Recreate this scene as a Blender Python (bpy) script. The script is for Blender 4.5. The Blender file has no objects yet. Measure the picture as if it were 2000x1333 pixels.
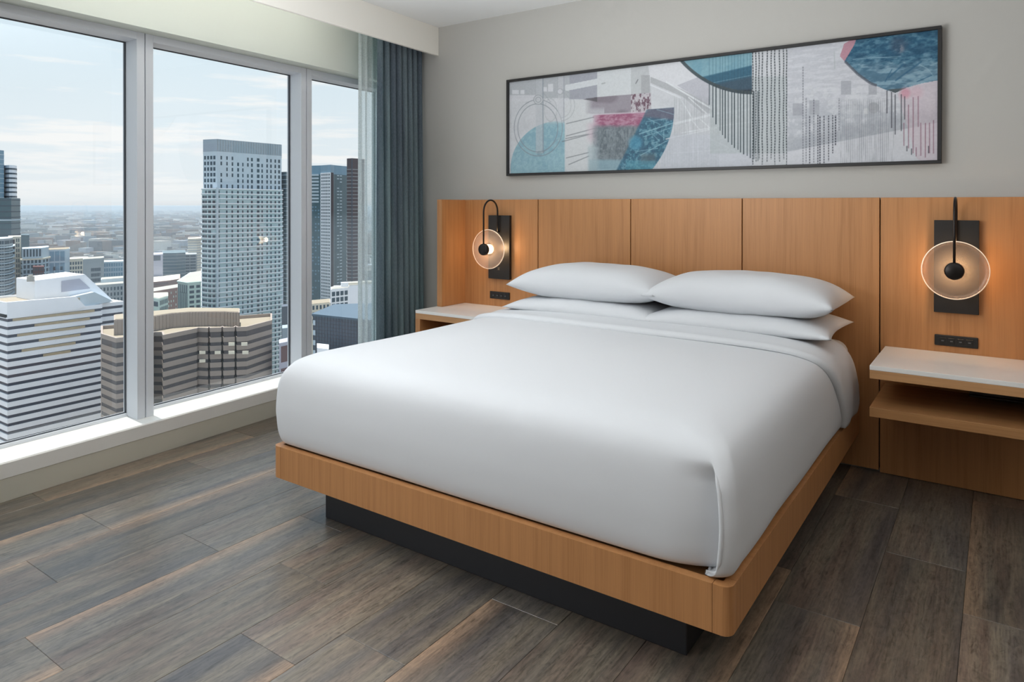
import bpy, bmesh, math, random
import numpy as np
from mathutils import Vector, Matrix
random.seed(7)
rs = np.random.RandomState(7)
sc = bpy.context.scene
COL = sc.collection

# ------------------------------------------------------------------ camera
YAW, PITCH, ROLL = 0.6095, -0.0047, 0.0009
FOC = 1362.4
EYE = Vector((3.8789, -4.1587, 1.42))
fw = Vector((-math.sin(YAW)*math.cos(PITCH), math.cos(YAW)*math.cos(PITCH), math.sin(PITCH)))
r0 = Vector((math.cos(YAW), math.sin(YAW), 0)); u0 = r0.cross(fw)
rt = r0*math.cos(ROLL)+u0*math.sin(ROLL); up = u0*math.cos(ROLL)-r0*math.sin(ROLL)
cam = bpy.data.cameras.new('camera'); camo = bpy.data.objects.new('camera', cam); COL.objects.link(camo)
cam.sensor_width = 36; cam.lens = FOC*36/2000
cam.shift_y = (408.53-666.5)/2000
cam.clip_start = 0.05; cam.clip_end = 90000
m = Matrix((rt, up, -fw)).transposed().to_4x4(); m.translation = EYE
camo.matrix_world = m
sc.camera = camo

# ------------------------------------------------------------------ world, sun, large lights, exposure
sc.view_settings.view_transform = 'Standard'; sc.view_settings.look = 'None'
sc.view_settings.exposure = 0.0; sc.view_settings.gamma = 1; sc.view_settings.use_curve_mapping = False
sc.cycles.use_denoising = True
sc.cycles.max_bounces = 10; sc.cycles.diffuse_bounces = 5; sc.cycles.transparent_max_bounces = 16
sc.cycles.volume_bounces = 1; sc.cycles.sample_clamp_indirect = 6
sc.cycles.caustics_reflective = False; sc.cycles.caustics_refractive = False

class NT:
    def __init__(s, nt): s.nt = nt; s.nt.nodes.clear()
    def n(s, t, **k):
        nd = s.nt.nodes.new(t)
        for a, b in k.items():
            if a == 'inp':
                for i, v in b.items():
                    if isinstance(v, bpy.types.NodeSocket): s.nt.links.new(v, nd.inputs[i])
                    else: nd.inputs[i].default_value = v
            else: setattr(nd, a, b)
        return nd
    def ramp(s, fac, stops, interp='LINEAR'):
        nd = s.nt.nodes.new('ShaderNodeValToRGB'); cr = nd.color_ramp; cr.interpolation = interp
        while len(cr.elements) < len(stops): cr.elements.new(0.5)
        for e, (p, c) in zip(cr.elements, stops):
            e.position = p; e.color = (*c, 1) if len(c) == 3 else c
        s.nt.links.new(fac, nd.inputs[0]); return nd.outputs[0]
    def math(s, op, a, b=0.0, c=0.0, clamp=False):
        nd = s.n('ShaderNodeMath', operation=op, use_clamp=clamp, inp={0: a, 1: b, 2: c}); return nd.outputs[0]
    def mix(s, f, a, b, blend='MIX'):
        nd = s.n('ShaderNodeMix', data_type='RGBA', blend_type=blend, inp={0: f, 6: a, 7: b}); return nd.outputs[2]

def c4(c): return (*c, 1)
def lin(r, g, b):
    f = lambda v: (v/255/12.92) if v/255 <= .04045 else ((v/255+.055)/1.055)**2.4
    return (f(r), f(g), f(b))

w = bpy.data.worlds.new('sky'); sc.world = w; w.use_nodes = True
t = NT(w.node_tree)
tc = t.n('ShaderNodeTexCoord')
sep = t.n('ShaderNodeSeparateXYZ', inp={0: tc.outputs['Generated']})
grad = t.ramp(sep.outputs[2], [(0.0, lin(222, 230, 236)), (0.006, lin(234, 239, 242)), (0.08, lin(231, 240, 245)), (0.27, lin(212, 233, 245)), (0.6, lin(186, 212, 234)), (1.0, lin(190, 214, 236))])
mp = t.n('ShaderNodeMapping', inp={0: tc.outputs['Generated'], 3: (1.6, 1.6, 15)})
nz = t.n('ShaderNodeTexNoise', inp={'Vector': mp.outputs[0], 'Scale': 2.3, 'Detail': 8, 'Roughness': .58})
cl = t.ramp(nz.outputs[0], [(0.50, (0, 0, 0)), (0.60, (1, 1, 1))])
band = t.ramp(sep.outputs[2], [(0.0, (0.2, .2, .2)), (0.05, (.8, .8, .8)), (0.16, (.75, .75, .75)), (0.24, (0, 0, 0))])
cf = t.math('MULTIPLY', cl, band)
skc = t.mix(cf, grad, c4(lin(253, 251, 249)))
bg = t.n('ShaderNodeBackground', inp={0: skc, 1: 1.06})
t.n('ShaderNodeOutputWorld', inp={0: bg.outputs[0]})

def light(name, typ, loc, energy, color=(1, 1, 1), direction=None, **k):
    l = bpy.data.lights.new(name, typ); l.energy = energy; l.color = color
    for a, b in k.items(): setattr(l, a, b)
    o = bpy.data.objects.new(name, l); COL.objects.link(o); o.location = loc
    if direction is not None: o.rotation_euler = Vector(direction).to_track_quat('-Z', 'Y').to_euler()
    return o
SUN_DIR = Vector((math.cos(math.radians(81.8)), -0.012, -math.sin(math.radians(81.8))))
light('sun', 'SUN', (0, 0, 50), 8.0, (1, .97, .92), SUN_DIR, angle=0.009)
# added fill lights out of view, standing in for window light and room lamps
light('window_side_softbox', 'AREA', (0.62, -5.1, 1.45), 29, (.96, .98, 1), (1, .42, -.12), shape='RECTANGLE', size=2.3, size_y=2.0)  # added fill from the window side, in place of daylight
light('ceiling_fill', 'AREA', (4.0, -4.6, 2.78), 8, (1, .99, .97), (-.08, .35, -1), shape='RECTANGLE', size=2.0, size_y=2.0)  # added overhead fill behind the camera
light('window_cove_fill', 'AREA', (0.08+.0583*3.45, -3.45, 2.72), 20, (.96, .98, 1), (.98, .98*.0583, -1), shape='RECTANGLE', size=5.2, size_y=.10, spread=1.95)  # unseen fill added behind the fascia to imitate stronger window light
light('right_side_fill', 'AREA', (4.85, -2.7, 2.5), 12, (.99, .99, 1), (-1, .1, -.75), shape='RECTANGLE', size=1.0, size_y=1.6)  # added side fill that lifts the right side of the bed
light('ceiling_bounce_fill', 'AREA', (1.75, -2.75, 1.6), 88, (.96, .98, 1), (.42, .15, 1), shape='RECTANGLE', size=1.8, size_y=1.6)  # added upward fill that brightens the room off the ceiling

# ------------------------------------------------------------------ helpers
def setp(o, label=None, cat=None, group=None, kind=None):
    if label: o['label'] = label
    if cat: o['category'] = cat
    if group: o['group'] = group
    if kind: o['kind'] = kind
    return o
def empty(name, loc, label, cat, group=None):
    o = bpy.data.objects.new(name, None); COL.objects.link(o); o.location = loc; o.empty_display_size = .1
    return setp(o, label, cat, group)
def attach(o, parent):
    if parent is None: return o
    o.parent = parent
    q = parent; loc = Vector((0, 0, 0))
    while q is not None: loc += q.location; q = q.parent
    o.matrix_parent_inverse = Matrix.Translation(-loc)
    return o
def mesh(name, verts, faces, mat, parent=None, smooth=False, mats=None, fm=None):
    me = bpy.data.meshes.new(name)
    me.from_pydata([tuple(v) for v in verts], [], faces)
    for mm in (mats or [mat]): me.materials.append(mm)
    if fm is not None: me.polygons.foreach_set('material_index', fm)
    if smooth: me.polygons.foreach_set('use_smooth', [True]*len(me.polygons))
    me.update()
    o = bpy.data.objects.new(name, me); COL.objects.link(o)
    return attach(o, parent)
BF = [(0, 3, 2, 1), (4, 5, 6, 7), (0, 1, 5, 4), (1, 2, 6, 5), (2, 3, 7, 6), (3, 0, 4, 7)]
class MB:
    def __init__(s): s.v = []; s.f = []; s.m = []
    def box(s, a, b, mi=0):
        x0, y0, z0 = [min(p, q) for p, q in zip(a, b)]; x1, y1, z1 = [max(p, q) for p, q in zip(a, b)]
        k = len(s.v)
        s.v += [(x0, y0, z0), (x1, y0, z0), (x1, y1, z0), (x0, y1, z0), (x0, y0, z1), (x1, y0, z1), (x1, y1, z1), (x0, y1, z1)]
        s.f += [tuple(k+i for i in f) for f in BF]; s.m += [mi]*6; return s
    def prism(s, poly, z0, z1, mi=0):            # poly counter-clockwise seen from above
        k = len(s.v); n = len(poly)
        s.v += [(p[0], p[1], z0) for p in poly]+[(p[0], p[1], z1) for p in poly]
        s.f.append(tuple(k+i for i in range(n))[::-1]); s.f.append(tuple(k+n+i for i in range(n)))
        for i in range(n):
            j = (i+1) % n; s.f.append((k+i, k+j, k+n+j, k+n+i))
        s.m += [mi]*(n+2); return s
    def quad(s, a, b, c, d, mi=0):
        k = len(s.v); s.v += [a, b, c, d]; s.f.append((k, k+1, k+2, k+3)); s.m.append(mi); return s
    def build(s, name, mat, parent=None, mats=None, bevel=0, seg=2, smooth=False):
        o = mesh(name, s.v, s.f, mat, parent, mats=mats, fm=s.m if mats else None)
        bm = bmesh.new(); bm.from_mesh(o.data)
        bmesh.ops.recalc_face_normals(bm, faces=bm.faces)
        if bevel:
            bmesh.ops.bevel(bm, geom=list(bm.edges), offset=bevel, segments=seg, profile=.5, affect='EDGES', clamp_overlap=True)
        bm.to_mesh(o.data); bm.free()
        if smooth:
            o.data.polygons.foreach_set('use_smooth', [True]*len(o.data.polygons))
        return o
def box(name, a, b, mat, parent=None, bevel=0, seg=2): return MB().box(a, b).build(name, mat, parent, bevel=bevel, seg=seg)
def tube(name, pts, r, mat, parent=None, n=12):
    vs = []; fs = []; pts = [Vector(p) for p in pts]; side = None
    for i, p in enumerate(pts):
        d = (pts[min(i+1, len(pts)-1)]-pts[max(i-1, 0)]).normalized()
        if side is None: side = d.cross(Vector((1, 0, 0)) if abs(d.x) < .9 else Vector((0, 1, 0))).normalized()
        side = (side-d*side.dot(d)).normalized(); o2 = d.cross(side)
        for k in range(n):
            a = 2*math.pi*k/n; vs.append(p+(side*math.cos(a)+o2*math.sin(a))*r)
    for i in range(len(pts)-1):
        for k in range(n):
            fs.append((i*n+k, i*n+(k+1) % n, (i+1)*n+(k+1) % n, (i+1)*n+k))
    fs.append(tuple(range(n))[::-1]); fs.append(tuple((len(pts)-1)*n+k for k in range(n)))
    return mesh(name, vs, fs, mat, parent, smooth=True)
def lathe_y(name, c, prof, mat, parent=None, n=64):   # prof: (radius, y offset); axis along y
    vs = []; fs = []
    for r, y in prof:
        for k in range(n):
            a = 2*math.pi*k/n; vs.append((c[0]+r*math.cos(a), c[1]+y, c[2]+r*math.sin(a)))
    for i in range(len(prof)-1):
        for k in range(n): fs.append((i*n+k, (i+1)*n+k, (i+1)*n+(k+1) % n, i*n+(k+1) % n))
    o = mesh(name, vs, fs, mat, parent, smooth=True)
    bm = bmesh.new(); bm.from_mesh(o.data); bmesh.ops.remove_doubles(bm, verts=bm.verts, dist=1e-5)
    bmesh.ops.recalc_face_normals(bm, faces=bm.faces); bm.to_mesh(o.data); bm.free(); return o

# ------------------------------------------------------------------ materials
def mat(name, color, rough=.6, metal=0, spec=.5, noise=None, bump=None, emit=None, coat=0):
    mm = bpy.data.materials.new(name); mm.use_nodes = True; t = NT(mm.node_tree)
    tc = t.n('ShaderNodeTexCoord'); col = c4(color)
    if noise:
        sc_, amt = noise
        nz = t.n('ShaderNodeTexNoise', inp={'Vector': tc.outputs['Object'], 'Scale': sc_, 'Detail': 5})
        f = t.math('MULTIPLY_ADD', nz.outputs[0], 2*amt, 1-amt)
        hs = t.n('ShaderNodeHueSaturation', inp={'Value': f, 'Color': c4(color)}); col = hs.outputs[0]
    p = t.n('ShaderNodeBsdfPrincipled', inp={'Base Color': col, 'Roughness': rough, 'Metallic': metal, 'Specular IOR Level': spec, 'Coat Weight': coat})
    if emit: p.inputs['Emission Color'].default_value = c4(emit[0]); p.inputs['Emission Strength'].default_value = emit[1]
    if bump:
        nz = t.n('ShaderNodeTexNoise', inp={'Vector': tc.outputs['Object'], 'Scale': bump[0], 'Detail': 4})
        b = t.n('ShaderNodeBump', inp={'Height': nz.outputs[0], 'Strength': bump[1], 'Distance': .01}); t.nt.links.new(b.outputs[0], p.inputs['Normal'])
    t.n('ShaderNodeOutputMaterial', inp={0: p.outputs[0]})
    return mm
def wood(name, base, axis='Z', dark=.80, rough=.42):
    mm = bpy.data.materials.new(name); mm.use_nodes = True; t = NT(mm.node_tree)
    tc = t.n('ShaderNodeTexCoord'); oi = t.n('ShaderNodeObjectInfo')
    off = t.n('ShaderNodeVectorMath', operation='MULTIPLY_ADD', inp={0: (13, 7, 5), 1: oi.outputs['Random'], 2: tc.outputs['Object']})
    s1 = {'Z': (38, 38, .9), 'X': (.9, 38, 38), 'Y': (38, .9, 38)}[axis]
    s2 = {'Z': (260, 260, 5), 'X': (5, 260, 260), 'Y': (260, 5, 260)}[axis]
    m1 = t.n('ShaderNodeMapping', inp={0: off.outputs[0], 3: s1}); m2 = t.n('ShaderNodeMapping', inp={0: off.outputs[0], 3: s2})
    n1 = t.n('ShaderNodeTexNoise', inp={'Vector': m1.outputs[0], 'Scale': 1, 'Detail': 4, 'Roughness': .6, 'Distortion': .25})
    n2 = t.n('ShaderNodeTexNoise', inp={'Vector': m2.outputs[0], 'Scale': 1, 'Detail': 2})
    f = t.math('ADD', t.math('MULTIPLY', n1.outputs[0], .65), t.math('MULTIPLY', n2.outputs[0], .35))
    b = base; d = tuple(x*dark*k for x, k in zip(base, (1, .94, .86))); l = tuple(min(1, x*1.13) for x in base)
    col = t.ramp(f, [(.30, d), (.5, b), (.70, l)])
    p = t.n('ShaderNodeBsdfPrincipled', inp={'Base Color': col, 'Roughness': rough, 'Specular IOR Level': .35})
    bp = t.n('ShaderNodeBump', inp={'Height': f, 'Strength': .06, 'Distance': .003}); t.nt.links.new(bp.outputs[0], p.inputs['Normal'])
    t.n('ShaderNodeOutputMaterial', inp={0: p.outputs[0]}); return mm

M = {}
M['wall'] = mat('wall_paint_taupe', lin(177, 175, 170), .9, bump=(220, .04), noise=(1.2, .015))
M['wall_room'] = mat('wall_paint_warm_grey', lin(172, 168, 162), .9, bump=(220, .04))
M['wall_white'] = mat('wall_paint_sage_white', lin(206, 211, 203), .85, bump=(220, .03))
M['ceiling'] = mat('ceiling_paint', lin(228, 230, 230), .9, bump=(150, .03))
M['fascia'] = mat('fascia_paint', lin(234, 231, 223), .8)
M['sill'] = mat('sill_solid_surface', lin(240, 239, 234), .45)
M['base'] = mat('enclosure_paint', lin(224, 222, 208), .7)
M['frame'] = mat('window_aluminium', lin(212, 216, 222), .4, spec=.4)
M['gasket'] = mat('rubber_gasket', lin(60, 64, 70), .7)
M['wood'] = wood('oak_veneer_vertical', lin(180, 128, 82), 'Z')
M['woodx'] = wood('oak_veneer_horizontal', lin(186, 140, 96), 'X')
M['wood_dark'] = wood('oak_veneer_shelf', lin(170, 124, 80), 'X')
M['stone'] = mat('white_quartz', lin(232, 230, 226), .3, noise=(30, .02))
M['black'] = mat('black_powdercoat', lin(30, 29, 29), .45, spec=.4)
M['blackm'] = mat('blackened_steel', lin(38, 34, 32), .32, metal=.6)
M['plinth'] = mat('plinth_laminate', lin(34, 34, 38), .5)
M['linen'] = mat('white_linen', lin(213, 215, 218), .85, bump=(900, .05))
M['sheet'] = mat('white_sheet', lin(214, 217, 221), .85)
M['socket'] = mat('socket_black', lin(20, 20, 20), .35)
M['grey'] = mat('socket_grey', lin(90, 92, 96), .4)
M['print'] = mat('switch_print', lin(150, 140, 125), .5)
M['dark_gap'] = mat('shadow_gap_board', lin(58, 38, 24), .8)
# floor planks: a vinyl oak look, banded along the plank, with a pale edge on some
def floor_mat():
    mm = bpy.data.materials.new('plank_smoked_oak'); mm.use_nodes = True; t = NT(mm.node_tree)
    tc = t.n('ShaderNodeTexCoord'); oi = t.n('ShaderNodeObjectInfo'); R = oi.outputs['Random']
    off = t.n('ShaderNodeVectorMath', operation='MULTIPLY_ADD', inp={0: (31, 17, 9), 1: R, 2: tc.outputs['Object']})
    m1 = t.n('ShaderNodeMapping', inp={0: off.outputs[0], 3: (11, 1.1, 1)})
    m2 = t.n('ShaderNodeMapping', inp={0: off.outputs[0], 3: (120, 7, 1)})
    m3 = t.n('ShaderNodeMapping', inp={0: off.outputs[0], 3: (46, 15, 1)})
    n1 = t.n('ShaderNodeTexNoise', inp={'Vector': m1.outputs[0], 'Scale': 1, 'Detail': 3, 'Distortion': .5})
    n2 = t.n('ShaderNodeTexNoise', inp={'Vector': m2.outputs[0], 'Scale': 1, 'Detail': 5, 'Roughness': .65})
    n3 = t.n('ShaderNodeTexNoise', inp={'Vector': m3.outputs[0], 'Scale': 1, 'Detail': 4, 'Roughness': .7, 'Distortion': 1.5})
    m4 = t.n('ShaderNodeMapping', inp={0: off.outputs[0], 3: (9, .8, 1), 1: (4, 4, 4)})
    n4 = t.n('ShaderNodeTexNoise', inp={'Vector': m4.outputs[0], 'Scale': 1, 'Detail': 2})
    base = t.ramp(n1.outputs[0], [(.30, lin(78, 74, 76)), (.45, lin(110, 104, 100)), (.58, lin(136, 128, 116)), (.72, lin(98, 90, 86))])
    tint = t.ramp(n4.outputs[0], [(.35, lin(146, 124, 110)), (.5, lin(124, 118, 108)), (.65, lin(100, 102, 108))])
    col = t.mix(.38, base, tint)
    grain = t.math('ADD', t.math('MULTIPLY', n2.outputs[0], .6), t.math('MULTIPLY', n3.outputs[0], .5))
    g = t.ramp(grain, [(.36, (.36, .35, .34)), (.53, (1, 1, 1)), (.70, (1.5, 1.47, 1.42))])
    col = t.mix(1.0, col, g, 'MULTIPLY')
    # pale worn edge along one long side of some planks
    sx = t.n('ShaderNodeSeparateXYZ', inp={0: tc.outputs['Object']})
    side = t.math('SUBTRACT', t.math('MULTIPLY', t.math('GREATER_THAN', t.math('FRACT', t.math('MULTIPLY', R, 7.3)), .5), 2.0), 1.0)
    e = t.math('MULTIPLY_ADD', t.math('MULTIPLY', sx.outputs[0], side), 11.0, -.70, True)
    has = t.math('GREATER_THAN', t.math('FRACT', t.math('MULTIPLY', R, 3.7)), .52)
    e = t.math('MULTIPLY', t.math('MULTIPLY', e, has), .8)
    col = t.mix(e, col, t.mix(1.0, c4(lin(190, 160, 134)), g, 'MULTIPLY'))
    val = t.math('MULTIPLY_ADD', t.math('FRACT', t.math('MULTIPLY', R, 11.1)), .26, .57)
    col = t.mix(1.0, col, (1.04, 1.0, .94, 1), 'MULTIPLY')
    hs = t.n('ShaderNodeHueSaturation', inp={'Value': val, 'Color': col})
    p = t.n('ShaderNodeBsdfPrincipled', inp={'Base Color': hs.outputs[0], 'Roughness': .33, 'Specular IOR Level': .75})
    bp = t.n('ShaderNodeBump', inp={'Height': grain, 'Strength': .2, 'Distance': .002}); t.nt.links.new(bp.outputs[0], p.inputs['Normal'])
    t.n('ShaderNodeOutputMaterial', inp={0: p.outputs[0]}); return mm
M['plank'] = floor_mat()
def glass_mat(name, tint, refl=1.0, rough=0.0, ior=1.5):
    mm = bpy.data.materials.new(name); mm.use_nodes = True; t = NT(mm.node_tree)
    tr = t.n('ShaderNodeBsdfTransparent', inp={0: c4(tint)}); gl = t.n('ShaderNodeBsdfGlossy', inp={0: (1, 1, 1, 1), 'Roughness': rough})
    fr = t.n('ShaderNodeFresnel', inp={0: ior}); f = t.math('MULTIPLY', fr.outputs[0], refl, 0, True)
    mx = t.n('ShaderNodeMixShader', inp={0: f, 1: tr.outputs[0], 2: gl.outputs[0]})
    t.n('ShaderNodeOutputMaterial', inp={0: mx.outputs[0]}); return mm
M['glass'] = glass_mat('window_glass', (.97, .985, .985), 1.6)
def sheer_mat():
    mm = bpy.data.materials.new('sheer_voile'); mm.use_nodes = True; t = NT(mm.node_tree)
    tc = t.n('ShaderNodeTexCoord'); nz = t.n('ShaderNodeTexNoise', inp={'Vector': tc.outputs['Object'], 'Scale': 120, 'Detail': 3})
    tr = t.n('ShaderNodeBsdfTransparent', inp={0: c4((.88, .94, .95))})
    sy = t.n('ShaderNodeSeparateXYZ', inp={0: tc.outputs['Object']}); ym = t.math('MULTIPLY_ADD', sy.outputs[1], 7.0, 3.55, True)
    dye = t.mix(ym, c4(lin(244, 249, 250)), c4(lin(150, 200, 204)))
    di = t.n('ShaderNodeBsdfDiffuse', inp={0: dye}); tl = t.n('ShaderNodeBsdfTranslucent', inp={0: dye})
    m1 = t.n('ShaderNodeMixShader', inp={0: .72, 1: di.outputs[0], 2: tl.outputs[0]})
    lw = t.n('ShaderNodeLayerWeight', inp={0: .35})
    f = t.math('ADD', t.math('MULTIPLY_ADD', nz.outputs[0], .35, .34), t.math('MULTIPLY', lw.outputs['Facing'], .40), 0, True)
    mx = t.n('ShaderNodeMixShader', inp={0: f, 1: tr.outputs[0], 2: m1.outputs[0]})
    t.n('ShaderNodeOutputMaterial', inp={0: mx.outputs[0]}); return mm
M['sheer'] = sheer_mat()
def drape_mat():
    mm = bpy.data.materials.new('blackout_drape'); mm.use_nodes = True; t = NT(mm.node_tree)
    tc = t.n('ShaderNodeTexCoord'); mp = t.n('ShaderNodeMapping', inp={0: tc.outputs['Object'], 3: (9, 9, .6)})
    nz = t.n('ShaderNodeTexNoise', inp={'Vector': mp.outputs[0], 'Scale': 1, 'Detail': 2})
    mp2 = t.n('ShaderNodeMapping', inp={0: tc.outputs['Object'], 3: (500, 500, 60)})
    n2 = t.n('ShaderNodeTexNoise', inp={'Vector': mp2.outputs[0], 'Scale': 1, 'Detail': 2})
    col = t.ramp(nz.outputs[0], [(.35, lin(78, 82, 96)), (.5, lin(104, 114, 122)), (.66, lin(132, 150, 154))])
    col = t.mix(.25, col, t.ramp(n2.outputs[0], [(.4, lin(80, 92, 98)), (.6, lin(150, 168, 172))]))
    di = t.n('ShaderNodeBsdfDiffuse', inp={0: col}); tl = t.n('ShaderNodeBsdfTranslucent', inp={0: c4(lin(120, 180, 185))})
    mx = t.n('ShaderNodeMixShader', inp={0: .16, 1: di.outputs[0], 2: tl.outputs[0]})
    t.n('ShaderNodeOutputMaterial', inp={0: mx.outputs[0]}); return mm
M['drape'] = drape_mat()
def disc_mat():
    mm = bpy.data.materials.new('ribbed_disc_glass'); mm.use_nodes = True; t = NT(mm.node_tree)
    tc = t.n('ShaderNodeTexCoord')
    nz = t.n('ShaderNodeTexNoise', inp={'Vector': tc.outputs['Object'], 'Scale': 90, 'Detail': 3})
    bp = t.n('ShaderNodeBump', inp={'Height': nz.outputs[0], 'Strength': .4, 'Distance': .004})
    tr = t.n('ShaderNodeBsdfTransparent', inp={0: c4((.86, .80, .76))})
    gl = t.n('ShaderNodeBsdfGlossy', inp={0: (1, .97, .94, 1), 'Roughness': .25, 'Normal': bp.outputs[0]})
    tl = t.n('ShaderNodeBsdfTranslucent', inp={0: c4((.95, .85, .78))}); di = t.n('ShaderNodeBsdfDiffuse', inp={0: c4((.9, .85, .82))})
    a = t.n('ShaderNodeMixShader', inp={0: .65, 1: di.outputs[0], 2: tl.outputs[0]})
    lw = t.n('ShaderNodeLayerWeight', inp={0: .3, 1: bp.outputs[0]})
    b = t.n('ShaderNodeMixShader', inp={0: .25, 1: a.outputs[0], 2: gl.outputs[0]})
    f = t.math('MULTIPLY_ADD', lw.outputs['Facing'], .5, .13, True)
    c = t.n('ShaderNodeMixShader', inp={0: f, 1: tr.outputs[0], 2: b.outputs[0]})
    t.n('ShaderNodeOutputMaterial', inp={0: c.outputs[0]}); return mm
M['disc'] = disc_mat()
M['led'] = mat('warm_led', (1, .8, .55), .5, emit=((1, .72, .42), 6))

# ------------------------------------------------------------------ room shell
SK = 0.0583                                   # the window wall is not quite square to the bed wall
def WP(o, y, z): return (o-SK*y, y, z)
def wprism(prof, y0, y1, name, m_, parent=None, bevel=0):      # profile in (offset, z) run along the window wall
    n = len(prof); vs = [WP(o, y0, z) for o, z in prof]+[WP(o, y1, z) for o, z in prof]
    fs = [tuple(range(n)), tuple(range(n, 2*n))[::-1]]+[(i, i+n, (i+1) % n+n, (i+1) % n) for i in range(n)]
    o = mesh(name, vs, fs, m_, parent); bm = bmesh.new(); bm.from_mesh(o.data); bmesh.ops.recalc_face_normals(bm, faces=bm.faces)
    if bevel: bmesh.ops.bevel(bm, geom=list(bm.edges), offset=bevel, segments=2, profile=.5, affect='EDGES')
    bm.to_mesh(o.data); bm.free(); return o
YB, YF = 0.03, -6.6
XR = 5.2; CZ = 2.827
def S(o, label=None): return setp(o, label, None, None, 'structure')
fl = S(MB().prism([(-0.44, YB+.15), (-0.44-SK*YF-.02, YF-.15), (XR+.15, YF-.15), (XR+.15, YB+.15)], -.16, -.012).build('floor', M['dark_gap']))
S(box('wall_back', (-0.45, YB, -.16), (XR+.15, YB+.15, 3.0), M['wall']))
S(box('wall_right', (XR, YF, -.16), (XR+.15, YB, 3.0), M['wall_room']))
S(box('wall_front', (-0.45-SK*YF, YF-.15, -.16), (XR+.15, YF, 3.0), M['wall_room']))
S(MB().prism([(-0.45, YB), (-0.45-SK*YF, YF), (XR, YF), (XR, YB)], CZ, CZ+.17).build('ceiling', M['ceiling']))
S(wprism([(-.45, 2.402), (-.12, 2.402), (-.12, CZ), (-.45, CZ)], YF, YB, 'wall_left', M['wall_white']))
S(wprism([(-.45, -.012), (-.187, -.012), (-.1475, .122), (-.45, .122)], YF, YB, 'baseboard_left', M['base']))
S(wprism([(-.45, .124), (-.1445, .124), (-.133, .198), (-.137, .205), (-.40, .205), (-.45, .205)], YF, YB, 'trim_1', M['sill']))
S(wprism([(.225, 2.604), (.249, 2.604), (.249, CZ), (.225, CZ)], YF, YB, 'trim_2', M['fascia'], bevel=.002))
# planks: 0.28 wide columns with staggered end joints, one shared mesh per length
joints = {-2: [-.9], -1: [-1.56, -.42], 0: [-2.02, -.88], 1: [-2.664, -1.53, -.39], 2: [-2.99, -1.85, -.71], 3: [-2.505, -1.37, -.23],
          4: [-3.2, -2.10, -.96], 5: [-2.42, -1.3, -.16], 6: [-2.78, -1.64, -.5], 7: [-2.587, -1.45, -.31], 8: [-2.14, -1.0],
          9: [-2.9, -1.76, -.62], 10: [-3.4, -2.3, -1.31, -.21], 11: [-1.562, -.44], 12: [-2.07, -.935], 13: [-1.27, -.13], 14: [-1.9, -.8], 15: [-1.2], 16: [-1.7, -.6], 17: [-2.2, -1.1]}
pm = {}
PW = .28
for k in range(-2, 18):
    x0 = .42+PW*(k-1) if k > -2 else -.34
    x1 = .42+PW*k if k > -2 else -.42+PW
    x1 = min(x1, XR); js = sorted(joints[k])
    ys = [YF]; lo = js[0]
    while lo-1.14 > YF+.1: lo -= 1.14; js.insert(0, lo)
    if k == -2: ys = [-.9]; js = []
    if k == -1: ys = [-4.0]; js = [j for j in js if j > -3.9]
    if k == 0: pass
    ys = ys+js+[YB-.001]
    for a, b in zip(ys[:-1], ys[1:]):
        g = .0006; L = round(b-a-2*g, 3); W_ = round(x1-x0-2*g, 3)
        if (L, W_) not in pm:
            o = MB().box((-W_/2, -L/2, -.012), (W_/2, L/2, 0)).build('plank', M['plank'], bevel=.0012, seg=1); pm[(L, W_)] = o.data
            bpy.data.objects.remove(o)
        o = bpy.data.objects.new('plank', pm[(L, W_)]); COL.objects.link(o); o.parent = fl
        o.location = ((x0+x1)/2, (a+b)/2, random.uniform(-.0004, 0))
# windows: one framed unit per bay, seams between units
MS = [-6.52, -5.654, -4.466, -3.278, -2.09, -.902, -.02]
for i in range(len(MS)-1):
    y0, y1 = MS[i]+.0025, MS[i+1]-.0025
    name = 'window_%d' % (i+1)
    fr = MB()
    def wb(oa, ob, ya, yb, za, zb):
        k = len(fr.v)
        fr.v += [WP(oa, ya, za), WP(ob, ya, za), WP(ob, yb, za), WP(oa, yb, za), WP(oa, ya, zb), WP(ob, ya, zb), WP(ob, yb, zb), WP(oa, yb, zb)]
        fr.f += [tuple(k+q for q in f) for f in BF]; fr.m += [0]*6
    wb(-.40, -.242, y0, y0+.046, .205, 2.402); wb(-.40, -.242, y1-.046, y1, .205, 2.402)
    wb(-.40, -.242, y0+.046, y1-.046, 2.36, 2.402); wb(-.40, -.355, y0+.046, y1-.046, .205, .2235)
    wo = S(fr.build(name, M['frame'], bevel=.0012, seg=1))
    a, b = y0+.046, y1-.046
    gk = MB(); fr = gk
    for (ya, yb, za, zb) in ((a, a+.004, .2235, 2.36), (b-.004, b, .2235, 2.36), (a, b, .2235, .2275), (a, b, 2.356, 2.36)): wb(-.383, -.366, ya, yb, za, zb)
    gk.build('gasket', M['gasket'], wo)
    pn = MB(); fr = pn; wb(-.376, -.373, a+.002, b-.002, .2255, 2.358)
    mesh('pane', [pn.v[1], pn.v[2], pn.v[6], pn.v[5]], [(0, 1, 2, 3)], M['glass'], wo)

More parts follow.
